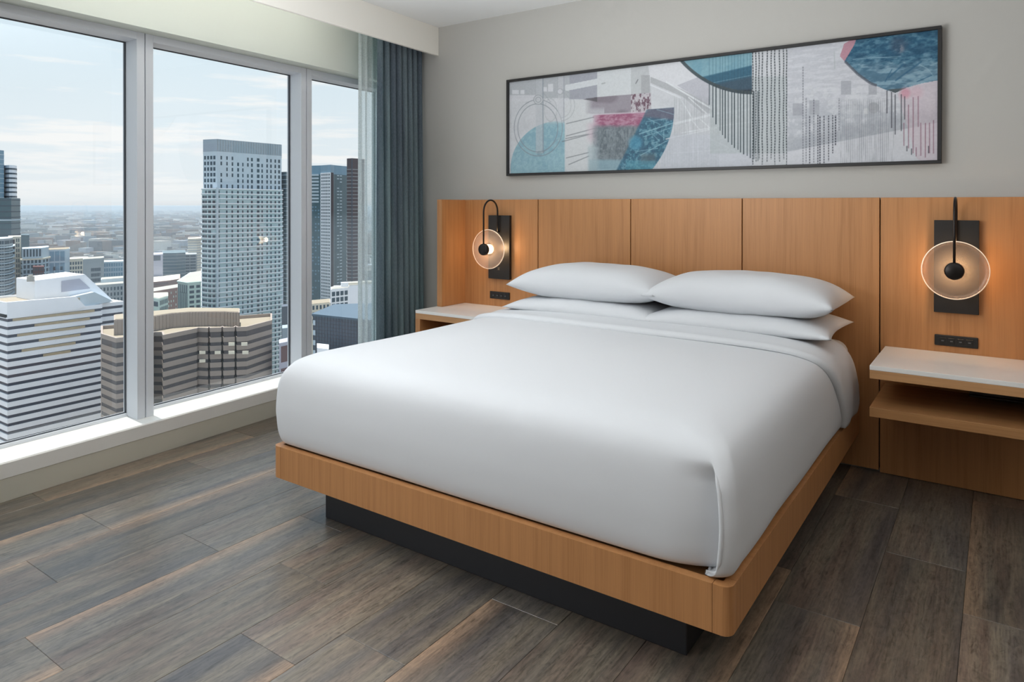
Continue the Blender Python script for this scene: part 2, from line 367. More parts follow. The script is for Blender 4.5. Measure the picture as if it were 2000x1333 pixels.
# ------------------------------------------------------------------ headboard panelling
HZ = 1.465
hb = empty('headboard', (2.28, 0, 0), 'oak veneer wall headboard of five tall panels with return ends behind the bed', 'headboard')
seams = [.493, 1.198, 1.914, 2.633, 3.36, 4.066]
for i in range(5):
    a, b = seams[i]+.003, seams[i+1]-.003
    box('panel', (a, .004, .012 if 0 < i < 4 else .002), (b, YB-.0005, HZ), M['wood'], hb, bevel=.0012, seg=1)
box('backing_board', (.50, YB-.008, .02), (4.06, YB-.0008, HZ-.01), M['dark_gap'], hb)
box('return_end', (.491, -.269, .679), (.538, .0035, HZ), M['woodx'] if False else M['wood'], hb, bevel=.001, seg=1)
box('return_end', (4.021, -.269, .679), (4.068, .0035, HZ), M['wood'], hb, bevel=.001, seg=1)

# ------------------------------------------------------------------ nightstands
def nightstand(left):
    lab = ('white topped oak nightstand between the window curtain and the bed' if left else 'white topped oak nightstand with an open lower shelf at the right of the bed')
    mx = (lambda x: x) if left else (lambda x: 4.559-x)
    g = 'wall hung bedside shelves'
    n = empty('nightstand', (mx(.8), 0, .44), lab, 'nightstand', g)
    yf = -.491 if left else -.544
    x0, x1 = .482, (1.152 if left else 1.172)
    def bx(nm, xa, xb, ya, yb, za, zb, m_, bv=.0015): return box(nm, (mx(xa), ya, za), (mx(xb), yb, zb), m_, n, bevel=bv, seg=2)
    bx('stone_top', x0, x1, yf, .003, .657, .678, M['stone'])
    bx('top_board', x0, x1, yf, .003, .617, .6565, M['woodx'])
    bx('side_board', x0, x0+.043, yf, .003, .484, .6165, M['wood'])
    bx('lower_shelf', x0, x1, yf, .003, .4395, .4835, M['wood_dark'])
    return n
nightstand(True); nightstand(False)
pb = empty('power_box', (3.9, -.1, .53), 'black power box under the white topped shelf at the right edge', 'power box')
box('housing', (3.768, -.21, .528), (4.012, .0035, .6165), M['black'], pb, bevel=.004)
box('lip', (3.766, -.215, .518), (4.012, .0035, .5275), M['blackm'], pb, bevel=.002)

# ------------------------------------------------------------------ wall sconces
def sconce(cx, lab):
    s = empty('wall_sconce', (cx, 0, .88), lab, 'wall lamp', 'disc wall lamps on the headboard')
    box('backplate', (cx-.0955, -.022, .882), (cx+.0955, .0035, 1.349), M['black'], s, bevel=.0015)
    za, yt, yp, yh = 1.245, 1.376, -.038, -.206
    R = (yp-yh)/2; yc = (yp+yh)/2
    pts = [(cx, yp, 1.23), (cx, yp, 1.30), (cx, yp, yt)]
    for k in range(1, 20):
        a = math.pi*k/20; pts.append((cx, yc+R*math.cos(a), yt+R*math.sin(a)))
    pts += [(cx, yh, yt), (cx, yh, 1.28), (cx, yh, 1.112)]
    tube('arm', pts, .0062, M['blackm'], s, 14)
    lathe_y('arm_mount', (cx, -.0225, 1.23), [(0, 0), (.009, 0), (.009, -.018), (.006, -.021), (0, -.021)], M['blackm'], s, 24)
    cz = 1.108; R2 = .139; yd = -.150
    # thick ribbed glass disc with a rolled rim
    prof = [(0.0, -.006)]
    for k in range(1, 13):
        r = R2*.93*k/12; prof.append((r, -.006-.0008*(k % 2)))
    prof += [(R2*.95, -.010), (R2*.975, -.012), (R2*.995, -.009), (R2, -.001), (R2*.995, .007), (R2*.97, .010), (R2*.94, .006)]
    for k in range(12, 0, -1):
        r = R2*.93*k/12; prof.append((r, .004+.0008*(k % 2)))
    prof.append((0, .004))
    d = lathe_y('glass_disc', (cx, yd, cz), prof, M['disc'], s, 96)
    lathe_y('disc_rim', (cx, yd, cz), [(R2-.001, -.003), (R2+.0022, -.0045), (R2+.0035, 0), (R2+.0022, .0045), (R2-.001, .003)], M['rim'], s, 96)
    lathe_y('hub', (cx, yh, cz), [(0, -.014), (.034, -.014), (.0405, -.010), (.042, 0), (.042, .012), (.034, .016), (0, .016)], M['blackm'], s, 48)
    lathe_y('stem', (cx, yh, cz), [(.0001, .016), (.010, .016), (.010, .049), (.0001, .049)], M['blackm'], s, 24)
    lathe_y('bulb', (cx, yd, cz), [(0, -.0085), (.030, -.0085), (.034, -.0075), (.034, .020), (.028, .024), (0, .024)], M['led'], s, 40)
    mark = MB()
    for k, wd in enumerate((.011, .007, .010)): mark.box((cx-wd, -.0229, .964-.007*k), (cx+wd*.8, -.0221, .966-.007*k))
    mark.build('printed_mark', M['print'], s)
    light('sconce_glow', 'POINT', (cx, -.085, cz), 1.7, (1, .66, .36), shadow_soft_size=.02)
M['rim'] = mat('disc_rim_glass', (.95, .82, .70), .2, emit=((1, .75, .5), .35))
sconce(.873, 'black wall lamp with lit glass disc beside the curtain')
sconce(3.704, 'black wall lamp with lit glass disc above the right nightstand')
def outlet(xa, xb, za, zb, lab):
    o = empty('outlet_panel', ((xa+xb)/2, 0, za), lab, 'outlet', 'black outlet panels on the headboard')
    box('faceplate', (xa, -.006, za), (xb, .0035, zb), M['black'], o, bevel=.004, seg=2)
    wd = (xb-xa)
    for k in range(4):
        c = xa+wd*(.19+.205*k); h = (zb-za)
        box('socket', (c-wd*.075, -.0082, za+h*.25), (c+wd*.075, -.0062, za+h*.75), M['socket'], o, bevel=.0008, seg=1)
        b = MB(); b.box((c-wd*.03, -.0092, za+h*.42), (c+wd*.03, -.0084, za+h*.52)); b.build('port', M['grey'], o)
outlet(.778, .956, .732, .786, 'small black outlet panel above the nightstand by the curtain')
outlet(3.611, 3.797, .711, .766, 'small black outlet panel under the lamp at the right')

# ------------------------------------------------------------------ bed
bx0, bx1, by0, bz0, bz1 = 1.190, 3.263, -2.195, .196, .337
bed = empty('platform_bed', (2.226, -1.1, 0), 'oak platform bed base with rounded corners on a recessed black plinth', 'bed')
def rr(x0, x1, y0, y1, r, n=8):          # U shaped outline: foot corners rounded
    p = [(x1, y1)]
    pts = []
    for k in range(n+1):
        a = math.pi*.5*k/n; pts.append((x0+r-r*math.sin(math.pi/2-a)*1.0, y0+r-r*math.cos(math.pi/2-a)))
    left = pts
    right = [(x0+x1-x, y) for x, y in left[::-1]]
    return [(x0, y1)]+left+right+[(x1, y1)]
TH = .032
def rail(name, outer, inner, z0, z1):
    b = MB(); b.prism(outer+inner[::-1], z0, z1); o = b.build(name, M['wood'], bed)
    return o
xs = .055     # corner block width
n = 8
def arc(cx, cy, r, a0, a1, n=8): return [(cx+r*math.cos(math.radians(a0+(a1-a0)*k/n)), cy+r*math.sin(math.radians(a0+(a1-a0)*k/n))) for k in range(n+1)]
rail('foot_rail', [(bx0+xs, by0), (bx1-xs, by0)], [(bx0+xs, by0+TH), (bx1-xs, by0+TH)], bz0, bz1)
rail('side_rail', [(bx0, 0), (bx0, by0+xs)], [(bx0+TH, 0), (bx0+TH, by0+xs)], bz0, bz1)
rail('side_rail', [(bx1, by0+xs), (bx1, 0)], [(bx1-TH, by0+xs), (bx1-TH, 0)], bz0, bz1)
g = .0015
rail('corner_block', [(bx0, by0+xs-g)]+arc(bx0+.03, by0+.03, .03, 180, 270)+[(bx0+xs-g, by0)], [(bx0+TH, by0+xs-g), (bx0+TH, by0+TH), (bx0+xs-g, by0+TH)], bz0, bz1)
rail('corner_block', [(bx1-xs+g, by0)]+arc(bx1-.03, by0+.03, .03, 270, 360)+[(bx1, by0+xs-g)], [(bx1-xs+g, by0+TH), (bx1-TH, by0+TH), (bx1-TH, by0+xs-g)], bz0, bz1)
box('platform_deck', (bx0+TH+.001, by0+TH+.001, bz0+.03), (bx1-TH-.001, 0, bz1-.02), M['wood_dark'], bed)
box('plinth', (1.371, -2.047, 0.0005), (3.077, -.02, bz0+.029), M['plinth'], bed, bevel=.003)

mt = box('mattress', (1.228, -2.13, bz1-.019), (3.222, -.012, .70), M['sheet'], None, bevel=.07, seg=5)
mt.data.polygons.foreach_set('use_smooth', [True]*len(mt.data.polygons))
setp(mt, 'white sheeted king mattress showing beside the pillows at the headboard', 'mattress')

def noise3(x, y, z):
    return (math.sin(x*3.1+1.3*y+.7)+math.sin(y*4.3-2.1*z+x*1.7)+math.sin(z*5.1+x*2.3-y*1.1)+math.sin(7.3*x-3.7*y+2.1*z)*.5)/3.5
PROF = [(.040, .3385), (.026, .343), (.013, .36), (.004, .40), (.0, .45), (-.002, .50), (.0, .55), (.004, .60), (.012, .64), (.026, .675), (.049, .705), (.085, .727), (.135, .743), (.20, .753), (.30, .761), (.42, .766), (.56, .769), (.74, .771), (.92, .772)]
DX0, DX1, DY0 = 1.188, 3.270, -2.192
CX = (DX0+DX1)/2
def ring(d, yend, off=0):
    """U shaped ring, inset d: from the head end of the left side round the foot to the head end of the right side"""
    r = min(.036+d*.42, .5); x0, x1, y0 = DX0+d-off, DX1-d+off, DY0+d-off
    if x1-x0 < 2*r: r = (x1-x0)/2
    pts = []
    NL, NC, NF = 46, 14, 84
    for k in range(NL): pts.append((x0, yend+(y0+r-yend)*k/NL, k/NL))
    for k in range(NC): a = math.pi+math.pi/2*k/NC; pts.append((x0+r+r*math.cos(a), y0+r+r*math.sin(a), 0))
    for k in range(NF+1):
        f = k/NF; f = 1-(1-f)**1.5; pts.append((x0+r+(x1-x0-2*r)*f, y0, 0))
    for k in range(1, NC+1): a = 1.5*math.pi+math.pi/2*k/NC; pts.append((x1-r+r*math.cos(a), y0+r+r*math.sin(a), 0))
    for k in range(1, NL+1): pts.append((x1, y0+r+(yend-y0-r)*k/NL, 0))
    return pts
def dens(prof, sub=3):
    P = np.array(prof); out = []
    for i in range(len(P)-1):
        p0 = P[max(i-1, 0)]; p1 = P[i]; p2 = P[i+1]; p3 = P[min(i+2, len(P)-1)]
        for k in range(sub):
            t_ = k/sub
            out.append(.5*((2*p1)+(-p0+p2)*t_+(2*p0-5*p1+4*p2-p3)*t_**2+(-p0+3*p1-3*p2+p3)*t_**3))
    out.append(P[-1]); return [tuple(map(float, o)) for o in out]
def duvet():
    vs = []; fs = []; pr = dens(PROF, 3); YE = -.42
    N = None
    for (d, z) in pr:
        R_ = ring(d, YE)
        N = len(R_)
        for (x, y, _) in R_:
            zz = z; X_, Y_ = x, y
            # crown sagging gently to the sides, soft dents, wavy hem
            a = noise3(x*1.3, y*1.3, z*2)
            if z > .70: zz += .006*a
            hem = max(0, 1-(z-.338)/.12)
            nx = 0; ny = 0
            if x > CX+.6 and y > DY0+.1: nx = 1
            elif x < CX-.6 and y > DY0+.1: nx = -1
            if y < DY0+d+.03: ny = -1
            amp = .007*a if z < .70 else 0
            X_ += nx*amp; Y_ += ny*amp*.6
            if hem > 0:
                wv = .5+.5*math.sin(y*7.0+1.0) if nx else .5+.5*math.sin(x*2.2)
                if nx > 0: zz += hem*.016*wv*min(1, max(0, (y+2.0)*3)); X_ += hem*.004*wv
                else: zz += hem*.002*wv
            # mitred pleat at the right foot corner
            zm = max(0.0, min(1.0, (.668-z)/.05))
            if zm > 0 and ny < 0:
                e = DX1-d*1.42-.040
                if x < e:
                    q = max(0, 1-(e-x)/.20); Y_ += zm*(.002+.052*q**2.6)
                else: Y_ -= zm*.010*max(0, 1-(x-e)/.08)
            vs.append((X_, Y_, zz))
    K = len(pr)
    for i in range(K-1):
        for j in range(N-1):
            a = i*N+j; fs.append((a, a+N, a+N+1, a+1))
    # close the centre strip
    L = (K-1)*N
    for j in range(N//2): 
        a = L+j; b = L+N-1-j
        if j+1 < N-1-j-1: fs.append((a, b, b-1, a+1))
    o = mesh('duvet', vs, fs, M['linen'], None, smooth=True)
    bm = bmesh.new(); bm.from_mesh(o.data); bmesh.ops.recalc_face_normals(bm, faces=bm.faces); bm.to_mesh(o.data); bm.free()
    if sum(p.normal.z for p in o.data.polygons[-20:]) < 0: o.data.flip_normals()
    md = o.modifiers.new('thickness', 'SOLIDIFY'); md.thickness = .012; md.offset = -1
    return setp(o, 'smooth white duvet tucked over the bed with a mitred fold at the foot corner', 'duvet')
dv = duvet()
def cuff():
    """the turned-back top of the duvet: the same cross-section, a little fuller, with rolled long edges"""
    pr = dens([p for p in PROF if p[1] > .352], 2)
    half = [(DX0+d, z) for d, z in pr]
    sec = half+[(DX0+DX1-x, z) for x, z in half[::-1]]
    vs = []; fs = []; NS = len(sec)
    V_ = 22
    # section normals
    for j in range(V_+1):
        v = j/V_
        for i, (x, z) in enumerate(sec):
            a = sec[max(i-1, 0)]; b = sec[min(i+1, NS-1)]
            tx, tz = b[0]-a[0], b[1]-a[1]; L = math.hypot(tx, tz) or 1; nx, nz = -tz/L, tx/L
            sidef = max(0, min(1, (.74-z)/.36)) if True else 0
            yf_ = -.835-.06*math.sin(math.pi*(x-DX0)/(DX1-DX0))+.31*sidef**1.1 if x > CX else -.80-.095*math.sin(math.pi*(x-DX0)/(DX1-DX0))+.28*sidef**1.1
            yb_ = -.34+.20*sidef
            y = yf_+(yb_-yf_)*v
            e = min(v, 1-v)*abs(yb_-yf_); rad = .012
            hgt = .021*math.sqrt(max(0, 1-(1-min(1, e/rad))**2))-.002
            hgt += .0035*math.sin(y*24+x*1.5+.8)*min(1, e/.05)
            vs.append((x+nx*hgt, y, z+nz*hgt))
    for j in range(V_):
        for i in range(NS-1):
            a = j*NS+i; fs.append((a, a+1, a+NS+1, a+NS))
    o = mesh('turned_back_cuff', vs, fs, M['linen'], dv, smooth=True)
    bm = bmesh.new(); bm.from_mesh(o.data); bmesh.ops.recalc_face_normals(bm, faces=bm.faces); bm.to_mesh(o.data); bm.free()
    md = o.modifiers.new('thickness', 'SOLIDIFY'); md.thickness = .008; md.offset = 0
    return o
cuff()
def corner_fold():
    vs = []; fs = []; N_ = 26; n_ = 8
    for i in range(N_+1):
        t_ = i/N_; z = .668-.300*t_; dd = float(np.interp(z, [p[1] for p in PROF], [p[0] for p in PROF])); x = DX1-dd*1.42-.036; y = DY0+dd-.006+.012*max(0, 1-t_*8)
        r = .0055*min(1, t_*5+.1, (1-t_)*7+.2)
        for k in range(n_):
            a = 2*math.pi*k/n_; vs.append((x+r*1.2*math.cos(a), y+r*math.sin(a), z))
    for i in range(N_):
        for k in range(n_): fs.append((i*n_+k, i*n_+(k+1) % n_, (i+1)*n_+(k+1) % n_, (i+1)*n_+k))
    mesh('corner_fold', vs, fs, M['linen'], dv, smooth=True)
corner_fold()
def pillow(cx, cy, z0, L, W_, H, lab, sag=0, seed=0, tip=0.0, rot=0, low=.42):
    """lying pillow: z0 underside, tips at z0 + H*low"""
    NU, NV = 56, 36; vs = []; fs = []
    def side(sgn):
        for i in range(NU+1):
            for j in range(NV+1):
                u = -1+2*i/NU; v = -1+2*j/NV
                # edges bow inwards between the pulled-out corners
                uu = math.copysign(abs(u)**.9, u); vv = math.copysign(abs(v)**.9, v)
                x = uu*L/2*(1-.055*(1-vv*vv)*abs(uu)**3); y = vv*W_/2*(1-.085*(1-uu*uu)*abs(vv)**3)
                f = max(0, (1-abs(uu)**3.1))**.52*max(0, (1-abs(vv)**3.1))**.52
                hh = H*(1-low) if sgn > 0 else H*low
                fz = f if sgn > 0 else min(1, f*1.35)
                z = z0+H*low+sgn*hh*fz
                z += .006*noise3(x*5+seed, y*6, seed)*f
                z -= sag*(x/L*2)**2*(1 if sgn > 0 else .5)*.5
                c, s_ = math.cos(rot), math.sin(rot)
                vs.append((cx+x*c-y*s_, cy+x*s_+y*c, z))
    side(1); side(-1); B = (NU+1)*(NV+1)
    for i in range(NU):
        for j in range(NV):
            a = i*(NV+1)+j; fs.append((a, a+NV+1, a+NV+2, a+1)); fs.append((B+a, B+a+1, B+a+NV+2, B+a+NV+1))
    o = mesh('pillow', vs, fs, M['linen'], None, smooth=True)
    bm = bmesh.new(); bm.from_mesh(o.data); bmesh.ops.remove_doubles(bm, verts=bm.verts, dist=.0008); bmesh.ops.recalc_face_normals(bm, faces=bm.faces); bm.to_mesh(o.data); bm.free()
    return setp(o, lab, 'pillow', 'white pillows at the headboard')
pillow(1.862, -.355, .768, .99, .63, .108, 'white pillow at the bottom of the stack nearer the window', seed=1, low=.27)
pillow(2.752, -.355, .768, .985, .63, .108, 'white pillow at the bottom of the stack nearer the right lamp', seed=2, low=.27)
pillow(1.862, -.335, .864, .985, .59, .197, 'white pillow on top of the stack nearer the window', seed=3, low=.34)
pillow(2.760, -.335, .864, .975, .59, .197, 'white pillow on top of the stack nearer the right lamp', seed=4, low=.34)

# ------------------------------------------------------------------ curtains
def curtain(name, y0, y1, o0, folds, amp, mat_, z0, z1, lab, cat, seed=0, gather=0.0, n=260, skew=0):
    vs = []; fs = []; NZ = 30; rr_ = random.Random(seed); ph = [rr_.uniform(0, 6.28) for _ in range(6)]
    for j in range(NZ+1):
        w_ = j/NZ; z = z0+(z1-z0)*w_
        for i in range(n+1):
            s_ = i/n
            sy = y0+(y1-y0)*s_+skew*(1-w_)**1.5*s_
            a = 2*math.pi*folds*(s_+.018*math.sin(6*s_+ph[0])+.004*math.sin(3*w_+ph[1]))
            am = amp*(1+.35*math.sin(5*s_+ph[2]))*(1-.25*w_)
            o = o0+am*math.sin(a)+.25*am*math.sin(2*a+ph[3]+w_)
            y = sy+am*.55*math.sin(2*a+ph[4])*.5
            vs.append(WP(o, y, z))
    for j in range(NZ):
        for i in range(n): a = j*(n+1)+i; fs.append((a, a+1, a+n+2, a+n+1))
    o = mesh(name, vs, fs, mat_, None, smooth=True)
    return setp(o, lab, cat)
curtain('sheer_curtain', -.622, -.20, -.005, 7, .022, M['sheer'], .03, 2.80, 'pale translucent sheer curtain hanging against the window frame', 'curtain', 3)
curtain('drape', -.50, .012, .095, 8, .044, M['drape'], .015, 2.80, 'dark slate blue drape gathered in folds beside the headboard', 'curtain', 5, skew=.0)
S(wprism([(-.03, 2.80), (.14, 2.80), (.14, CZ), (-.03, CZ)], YF+.1, YB-.005, 'trim_3', M['fascia']))

# ------------------------------------------------------------------ artwork
AX0, AX1, AZ0, AZ1 = .931, 3.638, 1.637, 2.337
art = empty('framed_artwork', ((AX0+AX1)/2, YB, AZ0), 'long framed abstract print in teal, grey and pink above the headboard', 'artwork')
FW_ = .0175; AY = -.012
for (a, b) in (((AX0, AY, AZ0), (AX1, YB-.0005, AZ0+FW_)), ((AX0, AY, AZ1-FW_), (AX1, YB-.0005, AZ1)), ((AX0, AY, AZ0+FW_), (AX0+FW_, YB-.0005, AZ1-FW_)), ((AX1-FW_, AY, AZ0+FW_), (AX1, YB-.0005, AZ1-FW_))):
    box('frame', a, b, M['black'], art, bevel=.001, seg=1)
def paint_print():
    """abstract print, painted in plain numpy on a fine grid and stored as a colour attribute of the canvas"""
    NX, NZ = 1120, 280
    xs = np.linspace(AX0+FW_, AX1-FW_, NX); zs = np.linspace(AZ0+FW_, AZ1-FW_, NZ)
    X, Z = np.meshgrid(xs, zs)
    H = (96.56974, -0.59982, 806.82841, -40.63616, -241.86203, 744.99285, -0.10149, -0.00082)   # canvas metres -> drawing sheet units
    dn = H[6]*X+H[7]*Z+1; U = (H[0]*X+H[1]*Z+H[2])/dn; V = (H[3]*X+H[4]*Z+H[5])/dn
    r_ = np.random.RandomState(3)
    def vn(fx, fz, seed=0):
        q = np.random.RandomState(seed); gx, gz = int(2.7*fx)+3, int(.7*fz)+3; G = q.rand(gz, gx)
        a = (X-AX0)*fx; b = (Z-AZ0)*fz; i = a.astype(int).clip(0, gx-2); j = b.astype(int).clip(0, gz-2); a = a-i; b = b-j; a = a*a*(3-2*a); b = b*b*(3-2*b)
        return (G[j, i]*(1-a)*(1-b)+G[j, i+1]*a*(1-b)+G[j+1, i]*(1-a)*b+G[j+1, i+1]*a*b)
    def fb(f, s, ax=1, az=1): return .5*vn(f*ax, f*az, s)+.3*vn(f*2.1*ax, f*2.1*az, s+1)+.2*vn(f*4.3*ax, f*4.3*az, s+2)
    I = np.zeros((NZ, NX, 3)); I[:] = (204, 207, 212)
    def ss(a, w_=1.2): return np.clip(a/w_+.5, 0, 1)
    def put(mask, c, al=1.0):
        k = (mask*al)[..., None]; I[:] = I*(1-k)+np.array(c, float)*k
    def poly(pts, w_=1.0):
        inside = np.zeros(U.shape, bool); n_ = len(pts)
        for i in range(n_):
            (x1, y1), (x2, y2) = pts[i], pts[(i+1) % n_]
            c = ((y1 > V) != (y2 > V)) & (U < (x2-x1)*(V-y1)/(y2-y1+1e-9)+x1); inside ^= c
        return inside.astype(float)
    def rect(a, b, c, d, w_=1.0): return ss(U-a, w_)*ss(c-U, w_)*ss(V-b, w_)*ss(d-V, w_)
    def line(a, b, c, d, w_=1.0):
        L = math.hypot(c-a, d-b); t_ = ((U-a)*(c-a)+(V-b)*(d-b))/L; s_ = ((U-a)*(d-b)-(V-b)*(c-a))/L
        return ss(w_*.5-np.abs(s_), 1.0)*ss(t_)*ss(L-t_)
    def ringm(cx, cy, rx, ry, w_=1.2):
        q = np.sqrt(((U-cx)/rx)**2+((V-cy)/ry)**2); return ss(w_*.5-np.abs(q-1)*min(rx, ry), 1.0)
    def disc(cx, cy, r, w_=1.2): return ss(r-np.hypot(U-cx, V-cy), w_)
    n120 = fb(80, 88, 1, .6); n20 = fb(14, 5); n60 = fb(45, 9); nv = fb(60, 21, 1, .12); nh = fb(50, 31, .25, 1.4); strk = .55*fb(34, 41, .8, 1.1)+.45*fb(90, 45, .35, 1.3)
    I += ((n20-.5)*18)[..., None]
    # left: pipes, hand wheels, pale blue disc
    put(rect(990, 130, 1164, 193-.0, 2)*(V < 192-(U-1000)*.0), (176, 181, 187), .85)
    put(rect(1112, 130, 1166, 194), (163, 166, 177), .9)
    put((np.abs(V-(172-(U-1105)*.2)) < 6)*(U > 1104)*(U < 1166), (211, 216, 220), .95)
    for q in ((1000, 176, 1013, 184), (1016, 176, 1024, 184), (1060, 170, 1068, 179), (1070, 164, 1080, 179)): put(rect(*q), (214, 217, 222), .9)
    put(rect(990, 186, 1046, 198, 2), (208, 210, 216), .9)
    tb = disc(1090, 330, 93)*ss(1103-U, 3)*ss(V-238, 14)
    put(tb, (143, 185, 200), .95); put(tb*ss(fb(10, 52)-.5, .2), (120, 165, 185), .35); put(tb*ss(n60-.55, .1), (165, 205, 210), .4)
    put(rect(1103, 196, 1152, 345, 3), (208, 212, 214), .85)
    put(rect(1046, 150, 1060, 300, 1), (190, 195, 201), .6); put(line(1060, 150, 1060.5, 300, 2.2), (140, 152, 162), .7); put(line(1046, 150, 1046, 200, 1), (165, 170, 176), .6)
    for q in ((1051, 250, 47, 55), (1050, 250, 39, 47)): put(ringm(*q), (138, 146, 154), .85)
    put(disc(1051, 195, 9), (196, 200, 205)); put(ringm(1051, 195, 9, 9), (150, 156, 162), .8); put(ringm(1051, 195, 5, 5), (150, 156, 162), .8)
    put(rect(1089, 148, 1101, 240), (200, 203, 209), .5); put(line(1101, 148, 1101, 240, 1.4), (150, 156, 166), .7); put(line(1089, 148, 1089, 178, 1), (160, 165, 172), .6)
    put(disc(1093.5, 179, 6), (205, 208, 214)); put(ringm(1093.5, 179, 5.5, 5.5), (150, 156, 162), .7)
    put(ringm(1096, 206, 26, 30)*(U > 1096), (165, 172, 176), .6); put(ringm(1096, 206, 19, 24)*(U > 1096), (165, 172, 176), .5)
    put(ringm(1075, 215, 12, 22), (168, 174, 178), .5); put(line(1060, 196, 1093, 172, 2.2), (180, 185, 190), .6); put(line(1060, 180, 1075, 200, 2), (165, 170, 176), .6)
    put(line(1061, 298, 1092, 270, 1.3), (140, 155, 165), .5); put(disc(1053, 300, 5), (135, 160, 172), .5)
    for q in ((1105, 242, 1160, 229), (1105, 266, 1165, 250), (1097, 277, 1170, 258), (1104, 271, 1150, 262), (1105, 309, 1150, 298), (1110, 322, 1150, 305)): put(line(*q, 1.8), (118, 124, 130), .65)
    # centre: pale tower, maroon and pink bands, dark ground, quarter disc
    top = 190-(U-1166)*.083
    put((U > 1166)*(U < 1252)*(V < top), (206, 211, 214), .95); put((U > 1232)*(U < 1268+.1*(V-150))*(V < top+4)*1.0, (184, 188, 191), .7)
    put((U > 1252)*(U < 1269)*(V > 147)*(V < 185), (160, 162, 165), .6); put(line(1241, 164, 1246, 155, 1.8), (90, 92, 96), .6); put(line(1174, 164, 1182, 162, 2.4), (150, 155, 158), .6)
    band = ss(U-1150, 16)*ss(1271-U)*ss(V-top)*ss(222-V, 3)
    put(band, (152, 145, 155), .92); put(band*ss(vn(12, 16, 77)-.5, .3), (120, 108, 120), .5); put(band*ss(V-212, 8)*(U < 1180), (196, 196, 204), .7)
    put(poly([(1138, 194), (1166, 190), (1166, 199)]), (96, 94, 100), .8)
    put(band*(U > 1232)*ss(n120-.50, .1), (205, 200, 205), .75); put(band*(U > 1232)*ss(.47-n120, .1), (104, 62, 78), .6)
    put(ss(U-1163, 12)*ss(1268-U)*ss(V-(224-(U-1150)*.06), 2)*ss(228-(U-1150)*.06-V, 2), (206, 188, 200), .8)
    pk = ss(U-1163, 14)*ss(1264-U, 2)*ss(V-(226-(U-1150)*.05), 2)*ss(250-V, 7)
    put(pk, (170, 106, 134), .92); put(pk*ss(strk-.50, .2), (150, 78, 112), .55); put(pk*ss(.48-strk, .2), (196, 158, 176), .55)
    put(ss(U-1148, 12)*ss(1172-U, 10)*ss(V-240, 8)*ss(275-V, 14), (205, 178, 192), .6)
    dk = ss(U-1162, 16)*ss(1252-U, 6)*ss(V-247, 8)*ss(330-V, 3)
    put(dk, (112, 125, 132), .92); put(dk*ss(n60-.5, .12), (150, 162, 168), .45); put(dk*ss(.48-n120, .2), (88, 98, 108), .5); put(dk*ss(nv-.55, .1), (140, 152, 158), .4)
    put(rect(1150, 312, 1222, 345, 5), (142, 178, 192), .8); put(ss(U-1148, 6)*ss(1168-U, 8)*ss(V-285, 10), (165, 185, 192), .6)
    qd = disc(1138, 215, 178)*ss(V-(214-(U-1268)*.08))*ss(U-(1262-(V-218)*.5), 5)
    put(qd, (62, 118, 142), 1); put(qd*ss(strk-.5, .1), (92, 152, 176), .5); put(qd*ss(.47-n60, .2), (56, 80, 106), .5); put(qd*ss(n60-.58, .08), (130, 168, 182), .5)
    put(qd*ss(233-V+(U-1300)*.1, 6), (112, 106, 124), .8); put(disc(1241, 279, 13, 8), (78, 152, 184), .7)
    put(qd*rect(1250, 300, 1280, 320, 8), (104, 112, 116), .5); put(disc(1138, 215, 178)*rect(1222, 314, 1280, 345, 3), (90, 165, 185), .5)
    for q in ((1248, 262, 1316, 240, 2.2), (1255, 268, 1316, 248, 1.2), (1250, 304, 1308, 272, 1.4), (1244, 296, 1285, 290, 1.2), (1272, 260, 1288, 276, 1.1), (1288, 276, 1272, 280, 1.1), (1296, 252, 1296, 274, 1.3), (1280, 256, 1300, 272, 1), (1265, 232, 1290, 244, 1), (1262, 238, 1300, 232, 1), (1282, 214, 1316, 224, 1)): put(line(*q[:4], q[4])*disc(1138, 215, 178), (150, 196, 210), .65)
    # roofs, beams and fine vertical hatching
    put(poly([(1266, 130), (1328, 110), (1382, 168), (1335, 186), (1270, 152)]), (216, 218, 223), .9)
    put(poly([(1270, 150), (1330, 174), (1386, 204), (1386, 216), (1330, 188), (1270, 162)]), (176, 179, 183), .9)
    put(poly([(1322, 167), (1362, 151), (1388, 167), (1390, 208), (1336, 176)]), (184, 185, 195), .85)
    put(poly([(1322, 180), (1345, 182), (1392, 212), (1392, 220), (1372, 222)]), (178, 181, 186), .7)
    for q in ((1300, 160, 1392, 214, 2.6), (1270, 166, 1330, 192, 1.6), (1316, 242, 1400, 222, 4), (1400, 222, 1470, 213, 3), (1330, 260, 1400, 248, 1.6), (1300, 272, 1400, 250, 1.4), (1400, 247, 1470, 238, 2), (1380, 268, 1445, 300, 1.6), (1340, 242, 1342, 262, 1.5), (1352, 236, 1368, 256, 1.4), (1366, 232, 1386, 250, 1.4), (1330, 195, 1352, 232, 1.6), (1344, 190, 1380, 222, 1.6), (1436, 222, 1456, 200, 1.6), (1435, 225, 1450, 232, 1.4), (1310, 300, 1420, 292, 1.2)): put(line(*q[:4], q[4]+.5), (222, 227, 230), .9)
    hat = (U > 1268)*(U < 1404)*ss(V-190, 10)*(1-disc(1138, 215, 178)); put(hat*ss(np.sin(U*1.9)-.2, .6)*ss(nv-.4, .2), (140, 146, 150), .42)
    put((U > 1290)*(U < 1470)*ss(V-262, 8)*(1-disc(1138, 215, 178)), (192, 197, 208), .55)
    put((U > 1386)*(U < 1537)*ss(V-150, 3)*ss(300-V, 4), (178, 188, 190), .6)
    # hanging half disc with outline, and its fringe of lines
    cd = disc(1468, -1, 185)*(U < 1468.5)
    put(cd, (116, 166, 184), 1); put(cd*ss(n20-.5, .15), (140, 182, 194), .4)
